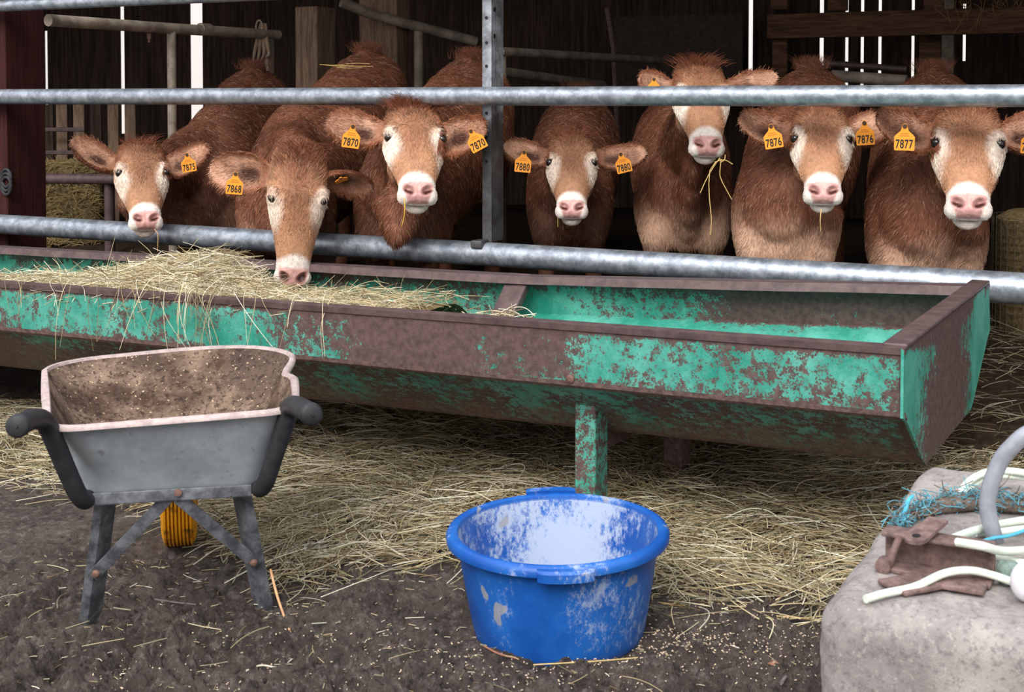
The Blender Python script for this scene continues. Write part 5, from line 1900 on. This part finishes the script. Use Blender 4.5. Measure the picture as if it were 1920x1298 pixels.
# small handful to the right of the divider
cl = svz(-1.93, 3.72, 0.40)
n = 900
s_ = RNG.normal(-2.02, 0.16, n)
v_ = RNG.uniform(3.56, 3.98, n)
hz = 0.35 + 0.16 * np.exp(-((s_ + 2.1) / 0.22) ** 2)
P = np.stack([U[0] * s_ + V[0] * v_, U[1] * s_ + V[1] * v_, hz * RNG.uniform(0.9, 1.05, n)], 1)
pts = blades(P, RNG.uniform(0, 2 * PI, n), RNG.normal(0, 0.25, n), RNG.uniform(0.05, 0.2, n), RNG.normal(0, 0.12, n))
hc2 = strands('hay_handful', pts - cl, np.full(4, 0.0012), hay_tints(n, 0.9), M['hay'])
hc2.location = cl
tag(hc2, 'small handful of hay right of the rusty divider in the trough', 'hay', kind='stuff')

# ------------------------------------------------------------------ loose hay on the yard
def litter(n, xr, yr, keep, dark=1.0):
    X, Y = RNG.uniform(*xr, n), RNG.uniform(*yr, n)
    px, py = project(np.stack([X, Y, np.zeros(n)], 1))
    d = keep(px, py)
    patch = fbm(X * 3.2 + 70, Y * 3.2 + 70, 4, 41)
    d = d * sstep(0.22, 0.62, patch + 0.35 * d)
    k = RNG.random(n) < d
    return X[k], Y[k], d[k]


def keep_main(px, py):
    e = litter_edge(px)
    d = sstep(e + 25, e - 70, py)
    return np.clip(d, 0, 1) * np.where(py < 1300, 1, 0)


X, Y, dens = litter(60000, (-2.8, 2.2), (2.75, 5.3), keep_main)
n = len(X)
Z = ground_height(X, Y) + RNG.uniform(0.002, 0.035, n) * (0.3 + dens)
clump = fbm(X * 1.7 + 5, Y * 1.7 + 5, 3, 77)
yaw_ = (clump - 0.5) * 9 + RNG.normal(0, 0.7, n)
L_ = RNG.uniform(0.05, 0.30, n) * RNG.uniform(0.6, 1, n)
pts = blades(np.stack([X, Y, Z], 1), yaw_, RNG.normal(0, 0.10, n), L_, RNG.normal(0, 0.10, n))
shade_ = 0.80 + 0.5 * (fbm(X * 2.5 + 8, Y * 2.5 + 8, 3, 55) - 0.5)
lh = strands('yard_hay', pts, (RNG.uniform(0.0006, 0.0016, n))[:, None] * np.array([1, 1, 0.9, 0.6]), hay_tints(n) * shade_[:, None], M['hay'])
tag(lh, 'loose hay trodden over the yard in front of and under the trough', 'hay', kind='stuff')

# dark trodden litter behind the trough's end
n = 1300
s_, v_ = RNG.uniform(-1.4, 0.9, n), RNG.uniform(4.62, 6.4, n)
pts = blades(np.stack([U[0] * s_ + V[0] * v_, U[1] * s_ + V[1] * v_, np.where(v_ > 4.72, bed_z(v_) + 0.03, 0.02)], 1), RNG.uniform(0, 2 * PI, n), RNG.normal(0, 0.15, n), RNG.uniform(0.06, 0.28, n), RNG.normal(0, 0.1, n))
tag(strands('pen_litter', pts, np.full(4, 0.0013), hay_tints(n, 0.32), M['hay']), 'dark trodden litter on the pen floor behind the fence at the right', 'straw', kind='stuff')

# sparse stalks pressed into the bare mud
n = 1500
X, Y = RNG.uniform(-1.6, 1.2, n), RNG.uniform(2.6, 3.6, n)
pts = blades(np.stack([X, Y, ground_height(X, Y) + 0.006], 1), RNG.uniform(0, 2 * PI, n), RNG.normal(0, 0.08, n), np.where(RNG.random(n) < 0.15, RNG.uniform(0.03, 0.12, n), RNG.uniform(0.006, 0.025, n)), RNG.normal(0, 0.06, n))
mh = strands('mud_stalks', pts, np.full(4, 0.0009), hay_tints(n, 0.7), M['hay'])
tag(mh, 'few broken stalks pressed into the bare mud', 'stalks', kind='stuff')


def stalk(label, pts, r, col, cat='stalk', name='hay_stalk'):
    P = spline(np.array(pts), 6)
    m_ = bpy.data.materials.get('stalk_%d_%d_%d' % col)
    if m_ is None:
        m_ = mat_plain('stalk_%d_%d_%d' % col, srgb(*col), 0.7, 0, 0.2, 0.15, 80)
    return tag(MB().tube(P, [r, r, r * 0.7], 8).build(name, m_, base=P[0]), label, cat)


G = lambda x, y, h=0.008: at_z(x, y, h)
stalk('long straw lying on the mud from the blue tub towards the concrete block', [G(1000, 1247, 0.004), G(1120, 1240, 0.02), G(1270, 1228), G(1420, 1222)], 0.0016, (196, 172, 120))
stalk('thick pale straw reaching from the blue tub to the concrete block', [G(1222, 1130), G(1330, 1142), G(1420, 1152), G(1530, 1162)], 0.0032, (190, 160, 110))
stalk('thick stalk leaning against the right leg of the wheelbarrow', [at_d(507, 1068, 3.2), at_d(522, 1125, 3.15), G(545, 1188)], 0.0032, (206, 160, 120))
stalk('curled pale stalk on the mud right of the wheelbarrow', [G(532, 1225), G(548, 1190), G(575, 1172), G(612, 1168)], 0.0018, (176, 178, 160))
stalk('bent pale stalk on the mud below the wheelbarrow', [G(462, 1258), G(490, 1248), G(525, 1252), G(548, 1236)], 0.0022, (206, 196, 180))
stalk('dark twig on the mud between the wheelbarrow legs', [G(290, 1124), G(330, 1130), G(368, 1134)], 0.002, (120, 110, 110), 'twig', 'twig')
stalk('reddish twig lying at the foot of the blue tub', [G(908, 1212, 0.02), G(935, 1226, 0.02), G(972, 1236, 0.02)], 0.0024, (150, 104, 84), 'twig', 'twig')
stalk('grey twig beside the concrete block at the bottom edge', [G(1466, 1280), G(1482, 1258), G(1496, 1240)], 0.004, (120, 108, 108), 'twig', 'twig')
lf = G(1447, 1244, 0.012)
l_ = MB().add([lf + np.array([x, y, z]) * 0.016 for x, y, z in ((0, -1.1, 0), (0.5, -0.5, .2), (1, -0.3, .1), (0.6, 0.2, .25), (0.8, 0.9, .1), (0.1, 0.7, .2), (-0.6, 1.0, 0), (-0.5, 0.2, .2), (-1, -0.2, .1), (-0.4, -0.5, .15))], [tuple(range(10))])
l_.add([q + [0, 0, -0.002] for q in l_.verts()[:10]], [tuple(range(10))[::-1]])
tag(l_.build('dry_leaf', M['leaf'], base=lf), 'small dry oak leaf on the mud beside the concrete block', 'leaf')

# stalks the cattle are holding or wearing
def mouth_stalk(label, pts, r=0.0016, col=(200, 170, 110)):
    return stalk(label, pts, r, col)


mouth_stalk('yellow stalk hanging from the mouth of the calf tagged 7870', [at_d(758, 372, 5.20), at_d(759, 390, 5.18), at_d(757, 410, 5.19), at_d(753, 424, 5.2)], 0.0022, (214, 168, 70))
mouth_stalk('straw hanging from the muzzle of the leftmost calf', [at_d(290, 430, 6.0), at_d(296, 442, 5.98), at_d(295, 472, 5.98)], 0.0018, (196, 150, 100))
mouth_stalk('straw hanging under the chin of the calf tagged 7876', [at_d(1540, 392, 4.80), at_d(1538, 412, 4.79), at_d(1539, 434, 4.80)], 0.0018)
mouth_stalk('short straw at the lip of the small dark calf', [at_d(1046, 408, 5.75), at_d(1046, 426, 5.74)], 0.0018)
wsp = []
for q in ([(1350, 296), (1340, 310), (1325, 335), (1313, 362)], [(1350, 298), (1331, 320), (1330, 370), (1334, 410), (1332, 440)], [(1352, 298), (1350, 330), (1360, 352), (1372, 374)], [(1340, 304), (1358, 300), (1374, 308)], [(1360, 290), (1358, 300), (1350, 305)]):
    P = spline(np.array([at_d(x, y, 5.12) for x, y in q]), 4)
    P = P[np.linspace(0, len(P) - 1, 9).astype(int)]
    wsp.append(P)
wsp = np.array(wsp)
b0 = wsp[0, 0]
wo = MB()
for P in wsp:
    wo.tube(P, 0.0018, 6)
tag(wo.build('hay_wisp', bpy.data.materials['stalk_200_170_110'], base=b0), 'wisp of hay hanging from the chin of the calf holding its head high', 'hay')
bk = MB()
for k in range(7):
    a = at_d(602 + 9 * k + RNG.uniform(-3, 3), 123 + RNG.uniform(-4, 4), 7.0)
    bk.tube([a, a + np.array([0.06, 0.02, RNG.uniform(-.008, .012)]), a + np.array([0.12, 0.04, 0.0])], 0.0022, 6)
tag(bk.build('hay_wisp', bpy.data.materials['stalk_200_170_110'], base=at_d(630, 123, 7.0)), 'few hay stems lying on the back of the calf tagged 7868', 'hay')

# spilled grain
n = 2200
gx_ = np.concatenate([RNG.normal(0.42, 0.20, n // 2), RNG.uniform(-0.9, 0.75, n - n // 2)])
gy_ = np.concatenate([RNG.normal(3.0, 0.08, n // 2), RNG.uniform(2.75, 3.05, n - n // 2)])
ok = ((gx_ - 0.112) ** 2 + (gy_ - 3.15) ** 2 > 0.215 ** 2)
gx_, gy_ = gx_[ok], gy_[ok]
n = len(gx_)
P = np.stack([gx_, gy_, ground_height(gx_, gy_) + 0.003], 1)
yaw_ = RNG.uniform(0, 2 * PI, n)
pts = blades(P, yaw_, RNG.normal(0, 0.3, n), RNG.uniform(0.003, 0.006, n), np.zeros(n))
gr_ = strands('spilled_grain', pts, RNG.uniform(0.0008, 0.0017, n)[:, None] * np.array([0.7, 1, 1, 0.7]), srgb(226, 202, 176) * RNG.uniform(0.6, 1.05, (n, 1)), M['grain'])
tag(gr_, 'spilled grain scattered on the mud around the blue tub', 'grain', kind='stuff')
